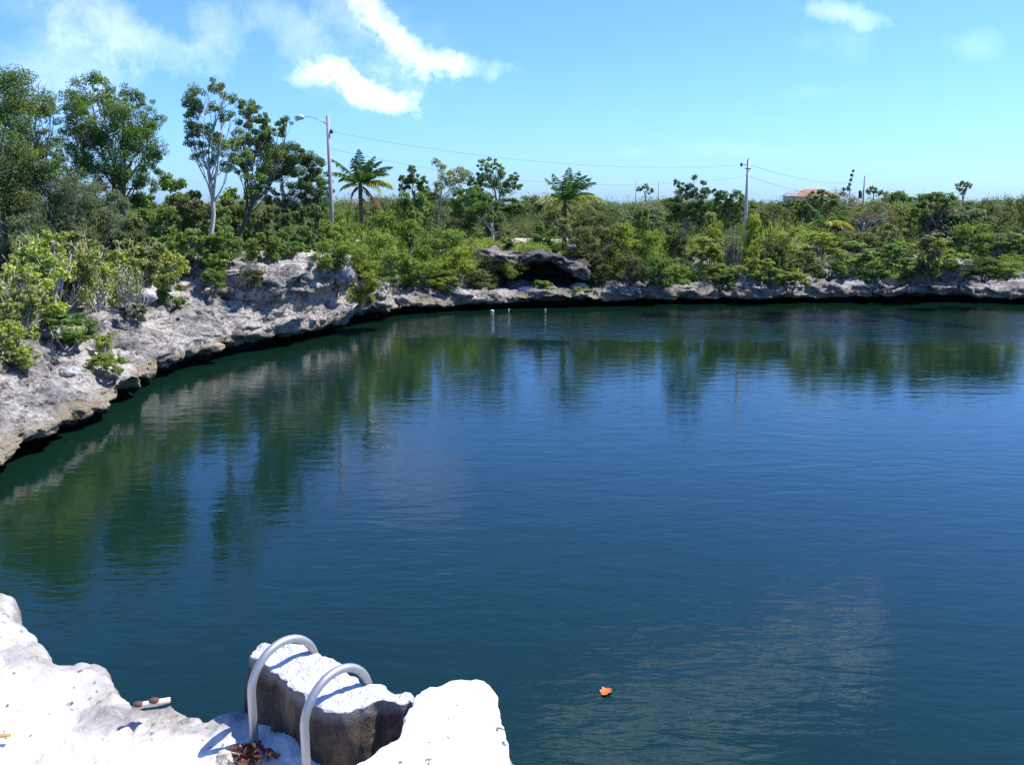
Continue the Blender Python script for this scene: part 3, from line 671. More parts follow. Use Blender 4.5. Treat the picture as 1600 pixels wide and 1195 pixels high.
 (1282, 358, 70, 54.0, 'loose', 'bright', 'light green shrub below the small palm', 'shrub', G2),
 (1300, 405, 60, 51.2, 'loose', 'green', 'green shrub just above the ledge, right of the olive one', 'shrub', G2),
 (1335, 378, 80, 52.2, 'dense', 'green', 'large deep green bush below the leafless flat-topped tree', 'bush', G2),
 (1345, 358, 66, 55.0, 'loose', 'olive', 'pale olive shrub at the foot of the leafless flat-topped tree', 'shrub', G2),
 (1400, 378, 84, 52.0, 'dense', 'green', 'broad deep green bush left of the right-hand grey cliff', 'bush', G2),
 (1375, 410, 60, 51.0, 'loose', 'green', 'green shrub between the two deep green bushes, near the ledge', 'shrub', G2),
 (1385, 346, 66, 58.0, 'round', 'pale', 'pale round-leaved shrub, leftmost of the patch under the dark right-hand tree', 'round_leaved_shrub', G2),
 (1430, 352, 80, 57.0, 'round', 'pale', 'pale round-leaved shrub, middle of the patch under the dark right-hand tree', 'round_leaved_shrub', G2),
 (1462, 366, 60, 55.0, 'round', 'pale', 'pale round-leaved shrub, rightmost and lowest of the patch under the dark right-hand tree', 'round_leaved_shrub', G2),
 (1520, 345, 56, 54.5, 'loose', 'bright', 'upright yellow-green shrub above the right-hand grey cliff', 'shrub', G2),
 (1505, 396, 50, 53.0, 'low', 'lime', 'vivid yellow-green low shrub on top of the right-hand grey cliff', 'shrub', G2),
 (1545, 405, 60, 52.0, 'loose', 'olive', 'dark olive shrub hanging over the cliff near the right edge', 'shrub', G2),
 (1580, 408, 50, 51.8, 'loose', 'green', 'green shrub in the rock notch at the right edge', 'shrub', G2),
 (1560, 365, 56, 55.5, 'round', 'green', 'round-leaved green shrub near the right edge above the white ledge', 'round_leaved_shrub', G2),
 (1598, 362, 50, 56.0, 'round', 'pale', 'pale round-leaved shrub cut by the right edge', 'round_leaved_shrub', G2),
]: shrub(*a)
G4 = 'bushes in the scrub behind the far bank'; rs_ = random.Random(11)
mix_ = [('feather', 'olive', 'loose dull olive bush in the scrub behind the far bank'), ('dense', 'dark', 'compact dark green bush in the scrub behind the far bank'),
        ('loose', 'scrub', 'light green bush in the scrub behind the far bank'), ('loose', 'grey', 'greyish green bush in the scrub behind the far bank'), ('twig', 'dry', 'leafless brownish bush in the scrub behind the far bank')]
LM = [(500, 'tall coconut palm'), (648, 'small pointed tree'), (688, 'thin wispy tree'), (772, 'round-topped tree'), (885, 'windblown palm'), (1007, 'small skyline tree'),
      (1072, 'upright tree'), (1164, 'concrete pole'), (1288, 'small palm'), (1345, 'far dark pole'), (1462, 'bushy tree at right')]
ORD = ['first', 'second', 'third', 'fourth', 'fifth', 'sixth', 'seventh', 'eighth']
sp_ = []
for k in range(64):
    px = 560 + k * 17.0 + rs_.uniform(-12, 12); D = rs_.choice((63, 68, 75, 84, 96)) + rs_.uniform(-2, 2)
    kd, mt, lb = rs_.choice(mix_[:4] + mix_[:3]) if k % 9 else mix_[4]
    sp_.append((px, 322 - (D - 62) * .5 + rs_.uniform(-9, 12) - (5 if px > 1380 or px < 700 else 0), rs_.uniform(46, 95), D, kd, mt, lb))
cnt_ = {}
for px, tp_, w_, D, kd, mt, lb in sorted(sp_):
    lm = [n_ for x_, n_ in LM if x_ <= px][-1]; cnt_[(lm, mt)] = q_ = cnt_.get((lm, mt), 0) + 1
    shrub(px, tp_, w_, D, kd, mt, '%s %s right of the %s' % (ORD[q_ - 1], lb.split(' in the')[0], lm), 'bush', G4)

# undergrowth and far scrubland: masses nobody could count
def mass(name, pts, leaf, n, hgt, mat, r=rng, asp=.5):
    C = []; 
    for (x, y, z, R) in pts:
        m = int(n * R); e = rand_dirs(m, r); e[:, 2] = np.abs(e[:, 2])
        q = e * (r.uniform(.3, 1, m) ** .5)[:, None] * [R, R, hgt * R]
        C.append(np.array([x, y, z]) + q)
    C = np.concatenate(C); Nn = rand_dirs(len(C), r) + [0, -.1, .7]; Nn /= np.linalg.norm(Nn, axis=1)[:, None]
    V_, F_ = leaf_quads(C, Nn, leaf if np.isscalar(leaf) else leaf, 0, r) if False else leaf_quads(C, Nn, leaf, leaf * asp, r)
    o = mesh_obj(name, V_, F_, mat, smooth=False); return tag(o, kind='stuff')
def zone(n, p0, p1, d0, d1, R0, R1):
    out = []
    while len(out) < n:
        px = rng.uniform(p0, p1); s = np.interp(px, [a[0] for a in ST], range(len(ST))); k = int(np.argmin(np.abs(svals - s)))
        d = rng.uniform(d0, d1); x, y = base[k] + dirs[k] * d
        if fbm(np.array([[x, y, 0.]]), .35, 2)[0] < -.35: continue
        out.append((x, y, gz(x, y) - .05, rng.uniform(R0, R1)))
    return out
mass('undergrowth', zone(500, 600, 780, 2.0, 11, .35, .8) + zone(900, 940, 1600, 1.6, 12, .35, .8) + zone(170, 780, 945, 3.5, 12, .3, .6), .13, 190, .9, M['bright'])
mass('dull_undergrowth', zone(260, 600, 780, 1.5, 12, .35, .8) + zone(620, 940, 1600, 1.4, 12, .3, .7) + zone(200, 290, 560, 4.5, 14, .3, .8), .13, 190, .9, M['olive'])
mass('bank_undergrowth', zone(170, -60, 290, 2.1, 12, .25, .55) + zone(50, 300, 430, 4.5, 10, .2, .4), .11, 240, .8, M['grape'])
mass('dry_grass', zone(70, 200, 460, 2.4, 9, .15, .35) + zone(60, 760, 900, 9, 13, .3, .5), .10, 220, .8, M['drygrass'], asp=.2)
tag(bpy.data.objects['undergrowth'], 'bright green low scrub filling the slope of the far bank', 'undergrowth')
tag(bpy.data.objects['dull_undergrowth'], 'dull olive low scrub mixed through the far bank', 'undergrowth')
tag(bpy.data.objects['bank_undergrowth'], 'round-leaved ground cover on the left bank', 'undergrowth')
tag(bpy.data.objects['dry_grass'], 'tufts of dry tan grass on the rock slope and by the road', 'grass')
def far_zone(n, D0, D1, seed):
    r = np.random.default_rng(seed); out = []
    while len(out) < n:
        t = r.uniform(0, 1); D = D0 * (D1 / D0) ** t; aa = math.radians(r.uniform(-36, 37))
        x, y = D * math.sin(aa), D * math.cos(aa)
        out.append((x, y, gz(x, y) - .1, r.uniform(1.0, 2.3) * (1 if D < 110 else 1.4), (r.uniform(1.4, 2.9) + 1.1 * vnoise(np.array([[x * .045, y * .045, 0.]]))[0]) if D > 75 else r.uniform(1.0, 2.0)))
    return out
far = [('scrubland', 63, 230, 900, 5, M['scruboli'], 'wide olive green scrubland stretching back to the skyline'),
       ('green_scrubland', 63, 230, 560, 6, M['scrub'], 'lighter green bushes scattered through the far scrubland'),
       ('dark_scrubland', 66, 230, 300, 8, M['dark'], 'darker bushes scattered through the far scrubland')]
for nm, a, b_, n, sdd, mt, lb in far:
    pts = far_zone(n, a, b_, sdd); C = []; LS = []; NN = []
    r = np.random.default_rng(sdd)
    if nm == 'scrubland':
        for px, D, hh in [(x_, r.uniform(135, 160), 4.0) for x_ in range(1215, 1325, 9)] + [(x_, r.uniform(105, 150), r.uniform(2.8, 4.2)) for x_ in range(1395, 1650, 9)]:
            p = gp(px, D); pts.append((p.x, p.y, p.z - .1, 2.2, hh))
    for (x, y, z, R, hh) in pts:
        D = math.hypot(x, y); m = int(460 * (R / 1.6) * (1.3 if D < 110 else .8))
        k = 9; ce = rand_dirs(k, r); ce[:, 2] = np.abs(ce[:, 2]) * r.uniform(.3, 1.15, k); ce = ce * [.7, .7, .8]
        e = rand_dirs(m, r); q = ce[r.integers(0, k, m)] + e * .36 * (r.uniform(.3, 1, m) ** .5)[:, None]; q[:, 2] = np.abs(q[:, 2])
        C.append(np.array([x, y, z]) + q * [R, R, hh]); LS.append(np.full(m, max(.14, D * .0017))); NN.append(e + [0, 0, .3])
    C = np.concatenate(C); LS = np.concatenate(LS); Nn = np.concatenate(NN) + rand_dirs(len(C), r) * .6; Nn /= np.linalg.norm(Nn, axis=1)[:, None]
    V_, F_ = leaf_quads(C, Nn, LS, LS * .42, r, up=.45); tag(mesh_obj(nm, V_, F_, mt, smooth=False), lb, 'scrub', kind='stuff')

# ------------------------------------------------------------------ palms
def palm(label, px, D, head_py, trunk_r, fronds, leanx=0, gcol='palm', group=None):
    p = gp(px, D); zt = ztop(px, head_py, D); h = zt - p.z
    o = empty('palm_tree', p, label, 'palm tree', group)
    mb = MB(); n = 12
    mb.tube([(leanx * (i / n) ** 2, 0, -.2 + (h + .2) * i / n) for i in range(n + 1)], [trunk_r * (1.35 - .5 * min(1, i / 4)) + (.015 if i % 2 else 0) for i in range(n + 1)], 9)
    mb.build('trunk', M['barkb'], o)
    hd = Vector((leanx, 0, h))
    for (azi, elv, ln, droop, mat) in fronds:     # azimuth 0 = +x (right), 90 = away
        a = math.radians(azi); hor = Vector((math.cos(a), math.sin(a), 0)); mb = MB(); pts = []
        azi += rng.normal() * 12; elv += rng.normal() * 6; hor = Vector((math.cos(math.radians(azi)), math.sin(math.radians(azi)), 0)); ln *= (.98 if px < 600 else 1.12) * rng.uniform(.85, 1.1); droop += rng.uniform(0, 25); e0 = math.radians(elv); q = hd.copy(); m = 12
        for i in range(m + 1):
            pts.append(q.copy()); e = e0 - math.radians(droop) * (i / m) ** 1.2
            q = q + (hor * math.cos(e) + Vector((0, 0, math.sin(e)))) * ln / m
        mb.tube(pts, [.03 * (1 - i / (m + 2)) for i in range(m + 1)], 4)
        V_ = []; F_ = []
        for i in range(34):
            t = .12 + .87 * i / 34; k = t * m; k0 = min(int(k), m - 1); c = pts[k0].lerp(pts[k0 + 1], k - k0); tg = (pts[k0 + 1] - pts[k0]).normalized()
            side = tg.cross(Vector((0, 0, 1))); side = side.normalized() if side.length > .1 else Vector((hor.y, -hor.x, 0))
            upv = side.cross(tg).normalized()
            L_ = ln * .23 * math.sin(math.pi * min(1, t * .9 + .14)) ** .6
            for sg in (-1, 1):
                dr = (side * sg * .8 + tg * .65 + Vector((.15, 0, -.5)) + Vector(rng.normal(size=3)) * .16).normalized()
                w = tg * (.022 + .012 * ln / 2)
                tip = c + dr * L_ + Vector((0, 0, -L_ * .18)); mid = c + dr * L_ * .5
                b0 = len(V_); V_ += [c - w * .5, c + w * .5, mid + w, tip, mid - w]; F_.append((b0, b0 + 1, b0 + 2, b0 + 3, b0 + 4))
        mb.add([tuple(v) for v in V_], F_)
        mb.build('frond', M[mat], o, smooth=False)
    return o
P_, Y_, D_ = 'palm', 'palmy', 'palmd'
palm('tall coconut palm with a dead brown frond, right of the wooden street light', 565, 49, 290, .12,
     [(95, 84, 2.2, 15, P_), (60, 76, 2.0, 35, P_), (120, 70, 2.0, 30, P_), (170, 62, 2.3, 35, P_), (200, 50, 1.9, 60, P_), (20, 65, 2.1, 60, P_), (-20, 60, 2.0, 75, P_), (0, 50, 2.1, 60, P_), (-60, 60, 1.9, 80, P_),
      (30, 45, 2.0, 60, P_), (-100, 50, 1.8, 90, P_), (150, 40, 1.8, 80, P_), (0, 28, 2.3, 60, Y_), (-25, 22, 2.0, 80, Y_), (15, 35, 2.2, 70, Y_), (190, 20, 1.5, 90, Y_), (-10, -5, 1.2, 80, Y_), (-30, -32, 2.0, 15, D_), (170, -20, 1.0, 60, D_), (45, 80, 1.9, 30, P_)], 0)
palm('windblown coconut palm with drooping yellow lower fronds above the cave', 882, 58, 318, .14,
     [(80, 82, 2.3, 30, P_), (40, 76, 2.4, 45, P_), (10, 70, 2.4, 60, P_), (0, 60, 2.3, 65, P_), (-30, 66, 2.3, 60, P_), (60, 66, 2.2, 60, P_), (120, 80, 2.3, 20, P_), (-80, 74, 2.1, 60, P_), (20, 50, 2.2, 70, P_), (160, 76, 2.0, 30, P_),
      (185, 35, 2.3, 95, Y_), (200, 25, 1.9, 100, Y_), (-5, 30, 2.9, 85, Y_), (10, 22, 2.5, 95, Y_), (-60, 30, 1.8, 110, Y_), (20, 40, 2.8, 70, P_), (-20, 10, 1.6, 80, Y_), (-100, -30, 1.0, 40, D_), (0, -50, .9, 30, D_)], 0)
palm('small low palm with a few pale yellow fronds, below the orange roofed house', 1288, 59, 350, .08,
     [(130, 66, 1.5, 30, P_), (100, 50, 1.2, 50, P_), (30, 45, 1.5, 60, P_), (10, 30, 1.6, 85, Y_), (170, 30, 1.4, 80, Y_), (-10, 15, 1.8, 80, Y_), (190, 45, 1.1, 70, P_), (-90, 40, 1.1, 90, Y_)], 0)
palm('single yellow arching palm frond showing between the dark trees left of the concrete pole', 1100, 60, 338, .07,
     [(20, 55, 1.0, 110, Y_), (-10, 45, .9, 110, Y_), (50, 50, .9, 100, Y_)], 0)

# ------------------------------------------------------------------ street light, poles, wires
mw = simple('weathered_wood', (.30, .25, .24), .85, 0, (.46, .41, .40), 3); mcn = simple('pole_concrete', (.62, .58, .56), .8, 0, (.50, .46, .44), 2)
mal = simple('lamp_aluminium', (.72, .74, .76), .4, .3); mdk = simple('dark_metal', (.08, .08, .085), .5, .5); mwi = simple('wire_black', (.05, .05, .055), .6)
def utility_pole(name, label, px, D, top_py, r0, mat):
    p = gp(px, D); zt = ztop(px, top_py, D); o = empty(name, p, label, 'utility pole'); h = zt - p.z
    mb = MB(); mb.tube([(0, 0, -.4), (0, 0, h * .5), (0, 0, h)], [r0, r0 * .88, r0 * .72], 12); mb.build('pole', mat, o)
    return o, p, h
def lamp(o, h, dz, arm, headlen, dark=False):
    mb = MB(); pts = [(-arm * t, 0, h - dz + .42 * math.sin(t * 1.9)) for t in np.linspace(0, 1, 9)]
    mb.tube(pts, .025, 6); mb.build('arm', mdk if dark else mal, o)
    e = pts[-1]; mb = MB(); n = 9
    mb.tube([(e[0] + .1 - headlen * i / n, 0, e[2] - .03) for i in range(n + 1)], [.04 + .09 * math.sin(math.pi * min(1, (i + .6) / n)) ** .8 for i in range(n)] + [.03], 10)
    mb.build('lamp_head', mdk if dark else mal, o)
    mb = MB(); mb.tube([(e[0] - headlen * .55, 0, e[2] - .20), (e[0] - headlen * .55, 0, e[2] - .1)], [.07, .11], 10); mb.build('lens', simple('lamp_lens', (.75, .78, .8), .2), o)
o, pA, hA = utility_pole('street_light', 'weathered wooden street light pole with an arm reaching left, left of the tall palm', 519, 46, 181, .115, mw)
o['category'] = 'street light'; lamp(o, hA, .45, 1.25, .48)
mb = MB(); mb.box((.16, 0, hA - .75), (.12, .08, .2)); mb.build('insulator', mdk, o)
o, pB, hB = utility_pole('utility_pole', 'pale concrete utility pole with a small lamp bracket at its top, right of centre', 1164, 61, 250, .125, mcn)
mb = MB(); mb.tube([(0, 0, hB - .35), (-.3, 0, hB - .3), (-.42, 0, hB - .32)], .02, 5); mb.build('bracket', mdk, o)
mb = MB(); mb.tube([(-.40, 0, hB - .18), (-.46, 0, hB - .3), (-.42, 0, hB - .42)], [.05, .09, .06], 8); mb.build('lamp_head', mdk, o)
mb = MB(); mb.tube([(0, 0, hB - .05), (0, 0, hB + .1)], .03, 6); mb.build('insulator', mdk, o)
mb = MB(); mb.box((0, 0, hB - .55), (.34, .3, .05)); mb.build('clamp', mdk, o)
o, pC, hC = utility_pole('utility_pole', 'distant dark utility pole on the skyline right of the orange roof', 1345, 150, 275, .13, mw)
mb = MB(); mb.tube([(-.5, 0, hC - 3.4), (-.5, 0, hC - 2.2)], .28, 8); mb.box((-.28, 0, hC - 2.8), (.3, .1, .1)); mb.build('transformer', mdk, o)
utility_pole('utility_pole', 'tiny dark post on the far skyline, left of a similar one', 992, 170, 284, .08, mw)
utility_pole('utility_pole', 'tiny dark post on the far skyline, right one of two left of the upright tree', 1027, 170, 284, .08, mw)
def wire(label, a, b, sag, r=.007):
    pts = [Vector(a).lerp(Vector(b), t) - Vector((0, 0, 4 * sag * t * (1 - t))) for t in np.linspace(0, 1, 25)]
    mb = MB(); mb.tube(pts, r, 4); return tag(mb.build('power_line', mwi), label, 'power line', 'power lines')
A_ = (pA.x + .1, pA.y, pA.z + hA - .75); B1 = (pB.x, pB.y, pB.z + hB - .3); B2 = (pB.x, pB.y, pB.z + hB - 1.0); C1 = (pC.x, pC.y, pC.z + hC - .6); C2 = (pC.x, pC.y, pC.z + hC - 2.2)
wire('upper thin wire running from the wooden street light to the concrete pole', A_, B1, .75)
wire('lower thin wire running left from the concrete pole towards the wooden pole', (pA.x, pA.y, A_[2] - .8), B2, 1.1)
wire('upper thin wire running right from the concrete pole to the far dark pole', B1, C1, .8, .011)
wire('lower thin wire running right from the concrete pole to the far dark pole', B2, C2, 1.0, .011)

# ------------------------------------------------------------------ houses on the skyline
def house(label, px, D, w, ridge_py, wallh, roofm, wallm, rise=1.9):
    c = at_D(px, 300, D); zt = ztop(px, ridge_py, D); ez = zt - rise
    o = empty('house', (c.x, c.y, ez - wallh), label, 'house'); d = w * .6; hw, hd_ = w / 2, d / 2; e = .5
    mb = MB(); mb.box((0, 0, wallh / 2), (w, d, wallh)); mb.build('wall', wallm, o, False)
    mb = MB(); mb.add([(-hw - e, -hd_ - e, wallh), (hw + e, -hd_ - e, wallh), (hw + e, hd_ + e, wallh), (-hw - e, hd_ + e, wallh), (-hw + hd_, 0, wallh + rise), (hw - hd_, 0, wallh + rise)],
                      [(0, 1, 5, 4), (1, 2, 5), (2, 3, 4, 5), (3, 0, 4), (3, 2, 1, 0)]); mb.build('roof', roofm, o, False)
    for x in (-hw * .6, 0, hw * .6):
        mb = MB(); mb.box((x, -hd_ - .03, wallh * .55), (1.2, .08, 1.2)); mb.build('window', mdk, o, False)
    return o
wp = simple('wall_paint', (.7, .66, .6), .8)
house('house with an orange tiled hip roof on the skyline', 1272, 190, 8.6, 295.5, 3.2, simple('roof_orange', (.30, .12, .075), .8, 0, (.36, .16, .10), 2), wp, 1.5)
house('smaller house with a grey roof beside the orange roofed one', 1241, 188, 3.6, 298.5, 3.0, simple('roof_grey', (.33, .34, .34), .7), wp, 1.0)

# ------------------------------------------------------------------ boulders, cave slab, stones
def boulder(name, label, c, s, seed, mat=None, rz=0, rough=.22, cat='boulder'):
    bm = bmesh.new(); bmesh.ops.create_icosphere(bm, subdivisions=5, radius=1)
    P = np.array([v.co[:] for v in bm.verts]); n = fbm(P + seed * 7.7, 1.1, 5, .55)
    P = P * (1 + rough * n)[:, None]; P = np.sign(P) * np.abs(P) ** .85 * np.array(s)
    cr, sr = math.cos(rz), math.sin(rz); P = np.stack([P[:, 0] * cr - P[:, 1] * sr, P[:, 0] * sr + P[:, 1] * cr, P[:, 2]], 1)
    for v, p in zip(bm.verts, P): v.co = p
    me = bpy.data.meshes.new(name); bm.to_mesh(me); bm.free(); me.materials.append(mat or M['boulder'])
    me.polygons.foreach_set('use_smooth', [True] * len(me.polygons))
    o = bpy.data.objects.new(name, me); COL.objects.link(o); o.location = c; return tag(o, label, cat)
def bpx(px, py, D): return gh(px, py) if D < 48 else at_D(px, py, D)
boulder('boulder', 'pale pitted boulder left of the rounded grey one on the left bank', bpx(146, 470, 27.0), (.50, .4, .36), 1)
boulder('boulder', 'rounded grey boulder with a dark underside on the left bank', bpx(216, 462, 27.4), (.62, .45, .27), 2)
boulder('boulder', 'small white stone under the sprig near the grey ledge', bpx(112, 580, 22.5), (.32, .3, .16), 3)
boulder('boulder', 'tan rock at the waterline below the cliff slope', bpx(335, 543, 32.3), (.38, .3, .16), 4, simple('tan_stone', (.42, .31, .19), .9, 0, (.2, .14, .09), 8))
boulder('boulder', 'brilliant white flat stone on the bank below the cave', bpx(826, 455, 50.4), (.62, .4, .28), 5, simple('white_stone', (.82, .80, .78), .9))
boulder('boulder', 'small white stones beneath the slanting cave rock', bpx(905, 448, 51), (.5, .4, .22), 6)
boulder('cave_slab', 'slanting dark grey rock slab over the right end of the cave', bpx(888, 416, 51.6), (1.15, .7, .30), 8, simple('slab_stone', (.07, .068, .07), .9, 0, (.24, .23, .235), 3), 0, .25, 'rock slab').rotation_euler = (0, math.radians(22), 0)
boulder('boulder', 'white stone high on the bank above the right end of the cave', bpx(893, 386, 52.8), (.28, .25, .12), 9)
boulder('boulder', 'tall rounded grey rock standing at the top corner of the cliff', bpx(538, 428, 41.3), (.42, .5, .55), 10)

# ------------------------------------------------------------------ floats on the water
mfl = simple('float_white', (.8, .8, .8), .4)
for (px, py, r, lb) in ((769, 487, .075, 'largest white float on the water left of the cave'), (795, 484.5, .035, 'small white float, middle of three under the cave ledge'), (852, 484.5, .035, 'small white float, rightmost of three under the cave ledge')):
    c = at_z(px, py, 0); mb = MB(); mb.tube([(-r * 1.3, 0, .0), (-r * .9, 0, .02), (0, 0, .04), (r * .9, 0, .02), (r * 1.3, 0, 0)], [r * .3, r * .8, r, r * .8, r * .3], 10)
    f_ = mb.build('float', mfl, None); f_.location = c; tag(f_, lb, 'float', 'white floats by the far bank')
# floating leaf
def leaf_shape(name, label, c, ln, wd, rz, mat, curl=.2, notch=True, cat='leaf', group=None, tilt=(0, 0)):
    n = 14; L_ = []; 
    for i in range(n + 1):
        t = i / n; w = wd * math.sin(math.pi * t) ** .7 * (1 + (.22 * math.sin(t * 19) if notch else 0)); L_.append((t * ln - ln / 2, w))
    V_ = []; F_ = []
    for (x, w) in L_:
        V_ += [(x, -w, curl * w * w * 6 + .01), (x, 0, 0), (x, w * .8, curl * w * w * 7 + .015 * math.sin(x * 40))]
    for i in range(n): a = i * 3; F_ += [(a, a + 1, a + 4, a + 3), (a + 1, a + 2, a + 5, a + 4)]
    o = mesh_obj(name, V_, F_, mat); o.location = c; o.rotation_euler = (tilt[0], tilt[1], rz); return tag(o, label, cat, group)
ml = simple('leaf_orange', (.62, .17, .03), .6, 0, (.42, .10, .02), 20)
c = at_z(946, 1080, 0.012); leaf_shape('dead_leaf', 'orange dead leaf floating on the dark water', c, .19, .07, math.radians(70), ml, .5)

# ------------------------------------------------------------------ near rock platform
ZP = H - 1.7
def poly_sd(P, poly):
    poly = np.array(poly); n = len(poly); dmin = np.full(len(P), 1e9); inside = np.zeros(len(P), bool)
    for i in range(n):
        a, b = poly[i], poly[(i + 1) % n]; ab = b - a; ap = P - a
        t = np.clip((ap @ ab) / (ab @ ab + 1e-12), 0, 1); q = ap - t[:, None] * ab; dmin = np.minimum(dmin, np.hypot(q[:, 0], q[:, 1]))
        cnd = ((a[1] > P[:, 1]) != (b[1] > P[:, 1])) & (P[:, 0] < (b[0] - a[0]) * (P[:, 1] - a[1]) / (b[1] - a[1] + 1e-12) + a[0]); inside ^= cnd
    return np.where(inside, dmin, -dmin)
edge_px = [(-120, 925), (-40, 930), (4, 938), (12, 962), (32, 990), (56, 1012), (62, 1035), (100, 1044), (146, 1042), (180, 1078), (203, 1106), (240, 1100), (266, 1094), (284, 1118), (318, 1128), (345, 1119), (378, 1113), (430, 1100), (520, 1100), (700, 1120), (776, 1140), (786, 1200)]
poly = [(at_z(a, b, ZP).x, at_z(a, b, ZP).y) for a, b in edge_px] + [(.02, .6), (.3, -1.5), (.5, -4), (-6.5, -4), (-6.5, 2.6), (-4, 3.4)]
gx = np.concatenate([np.arange(-7, -2.6, .09), np.arange(-2.6, .8, .016)]); gy = np.concatenate([np.arange(-4.4, 1.4, .09), np.arange(1.4, 4.6, .016)])
GX, GY = np.meshgrid(gx, gy, indexing='ij'); P2 = np.stack([GX.ravel(), GY.ravel()], 1)
P3 = np.concatenate([P2, np.zeros((len(P2), 1))], 1)
sdv = poly_sd(P2, poly) + .045 + .022 * fbm(P3, 7, 4) + .008 * fbm(P3, 30, 2)
zz = ZP + .030 * fbm(P3, 2.2, 5) + .010 * fbm(P3, 16, 4, .6); rg = fbm(P3 + 3, 5, 4, .6); zz += .022 * np.round(rg * 2.2) / 2.2
cr_ = np.abs(fbm(P3 + 5, 3.0, 3)); zz -= .03 * np.clip(1 - cr_ / .05, 0, 1)
t = np.clip((.05 - sdv) / .05, 0, 1); zz -= .05 * t ** 2
k = np.clip(-sdv / .12, 0, 1); zz -= (ZP + .8) * k ** .9
Vp = np.stack([P2[:, 0], P2[:, 1], zz], 1); nx, ny = GX.shape
i_, j_ = np.meshgrid(np.arange(nx - 1), np.arange(ny - 1), indexing='ij'); a_ = i_ * ny + j_
Fp = np.stack([a_, a_ + ny, a_ + ny + 1, a_ + 1], 2).reshape(-1, 4); keep = (sdv[Fp] > -.14).any(1); Fp = Fp[keep]
used = np.unique(Fp); rem = np.full(len(Vp), -1); rem[used] = np.arange(len(used)); Vp = Vp[used]; Fp = rem[Fp]
def plat_mat():
    m, nt, b = newmat('platform_stone'); geo = N(nt, 'ShaderNodeNewGeometry'); P = geo.outputs['Position']
    n1 = noise_n(nt, 1.6, 5, .6, P); n2 = noise_n(nt, 9, 8, .65, P, .5); sp = N(nt, 'ShaderNodeSeparateXYZ'); L(nt, P, sp.inputs[0])
    c = mixc(nt, step(nt, n2, .35, .6), (.62, .58, .53), (.80, .785, .75))
    at = N(nt, 'ShaderNodeAttribute', attribute_name='edge'); w = mth(nt, 'ADD', mth(nt, 'MULTIPLY', at.outputs['Fac'], .30), mth(nt, 'ADD', mth(nt, 'MULTIPLY', n1, .6), mth(nt, 'MULTIPLY', n2, .4)))
    c = mixc(nt, mth(nt, 'MULTIPLY', step(nt, w, .65, .78), .85), c, ramp(nt, n2, [(.3, (.07, .06, .05)), (.48, (.20, .175, .15)), (.62, (.36, .33, .29))]))
    c = mixc(nt, step(nt, sp.outputs[2], ZP - .07, ZP - .3), c, (.2, .17, .14))
    c = mixc(nt, step(nt, noise_n(nt, 26, 3, .6, P), .64, .70), c, (.13, .10, .08))
    L(nt, c, b.inputs['Base Color']); b.inputs['Roughness'].default_value = .95; bump(nt, n2, .9, .03, b); return m
M['plat'] = plat_mat()
rp = tag(mesh_obj('rock_platform', Vp, Fp, M['plat']), kind='structure')
ea = rp.data.attributes.new('edge', 'FLOAT', 'POINT'); ea.data.foreach_set('value', np.clip(1 - sdv[used] / .45, 0, 1).astype(np.float32))

# ------------------------------------------------------------------ parapet block with the ladder
def conc_mat():
    m, nt, b = newmat('old_concrete'); geo = N(nt, 'ShaderNodeNewGeometry'); P = geo.outputs['Position']
    sp = N(nt, 'ShaderNodeSeparateXYZ'); L(nt, P, sp.inputs[0]); sn = N(nt, 'ShaderNodeSeparateXYZ'); L(nt, geo.outputs['Normal'], sn.inputs[0])
    n1 = noise_n(nt, 9, 8, .72, P, .6); n2 = noise_n(nt, 28, 5, .6, P)
    mp = N(nt, 'ShaderNodeMapping'); mp.inputs['Scale'].default_value = (14, 14, 5); L(nt, P, mp.inputs[0]); n3 = noise_n(nt, 1, 4, .6, mp.outputs[0])
    side = ramp(nt, n1, [(.34, (.025, .02, .016)), (.47, (.075, .055, .04)), (.57, (.14, .095, .06)), (.7, (.22, .16, .12))])  # brown-black stain, with the shade of the block's sides painted into it
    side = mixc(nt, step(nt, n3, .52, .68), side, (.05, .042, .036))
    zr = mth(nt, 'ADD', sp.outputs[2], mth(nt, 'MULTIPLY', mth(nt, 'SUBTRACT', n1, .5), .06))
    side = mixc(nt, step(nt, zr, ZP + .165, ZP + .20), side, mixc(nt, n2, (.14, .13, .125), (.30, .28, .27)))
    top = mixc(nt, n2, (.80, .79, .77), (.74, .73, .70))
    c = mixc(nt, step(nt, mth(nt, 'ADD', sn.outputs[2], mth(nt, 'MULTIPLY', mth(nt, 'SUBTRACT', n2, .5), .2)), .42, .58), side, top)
    L(nt, c, b.inputs['Base Color']); b.inputs['Roughness'].default_value = .95; bump(nt, mth(nt, 'ADD', n1, n2), 1.0, .04, b); return m
M['conc'] = conc_mat()
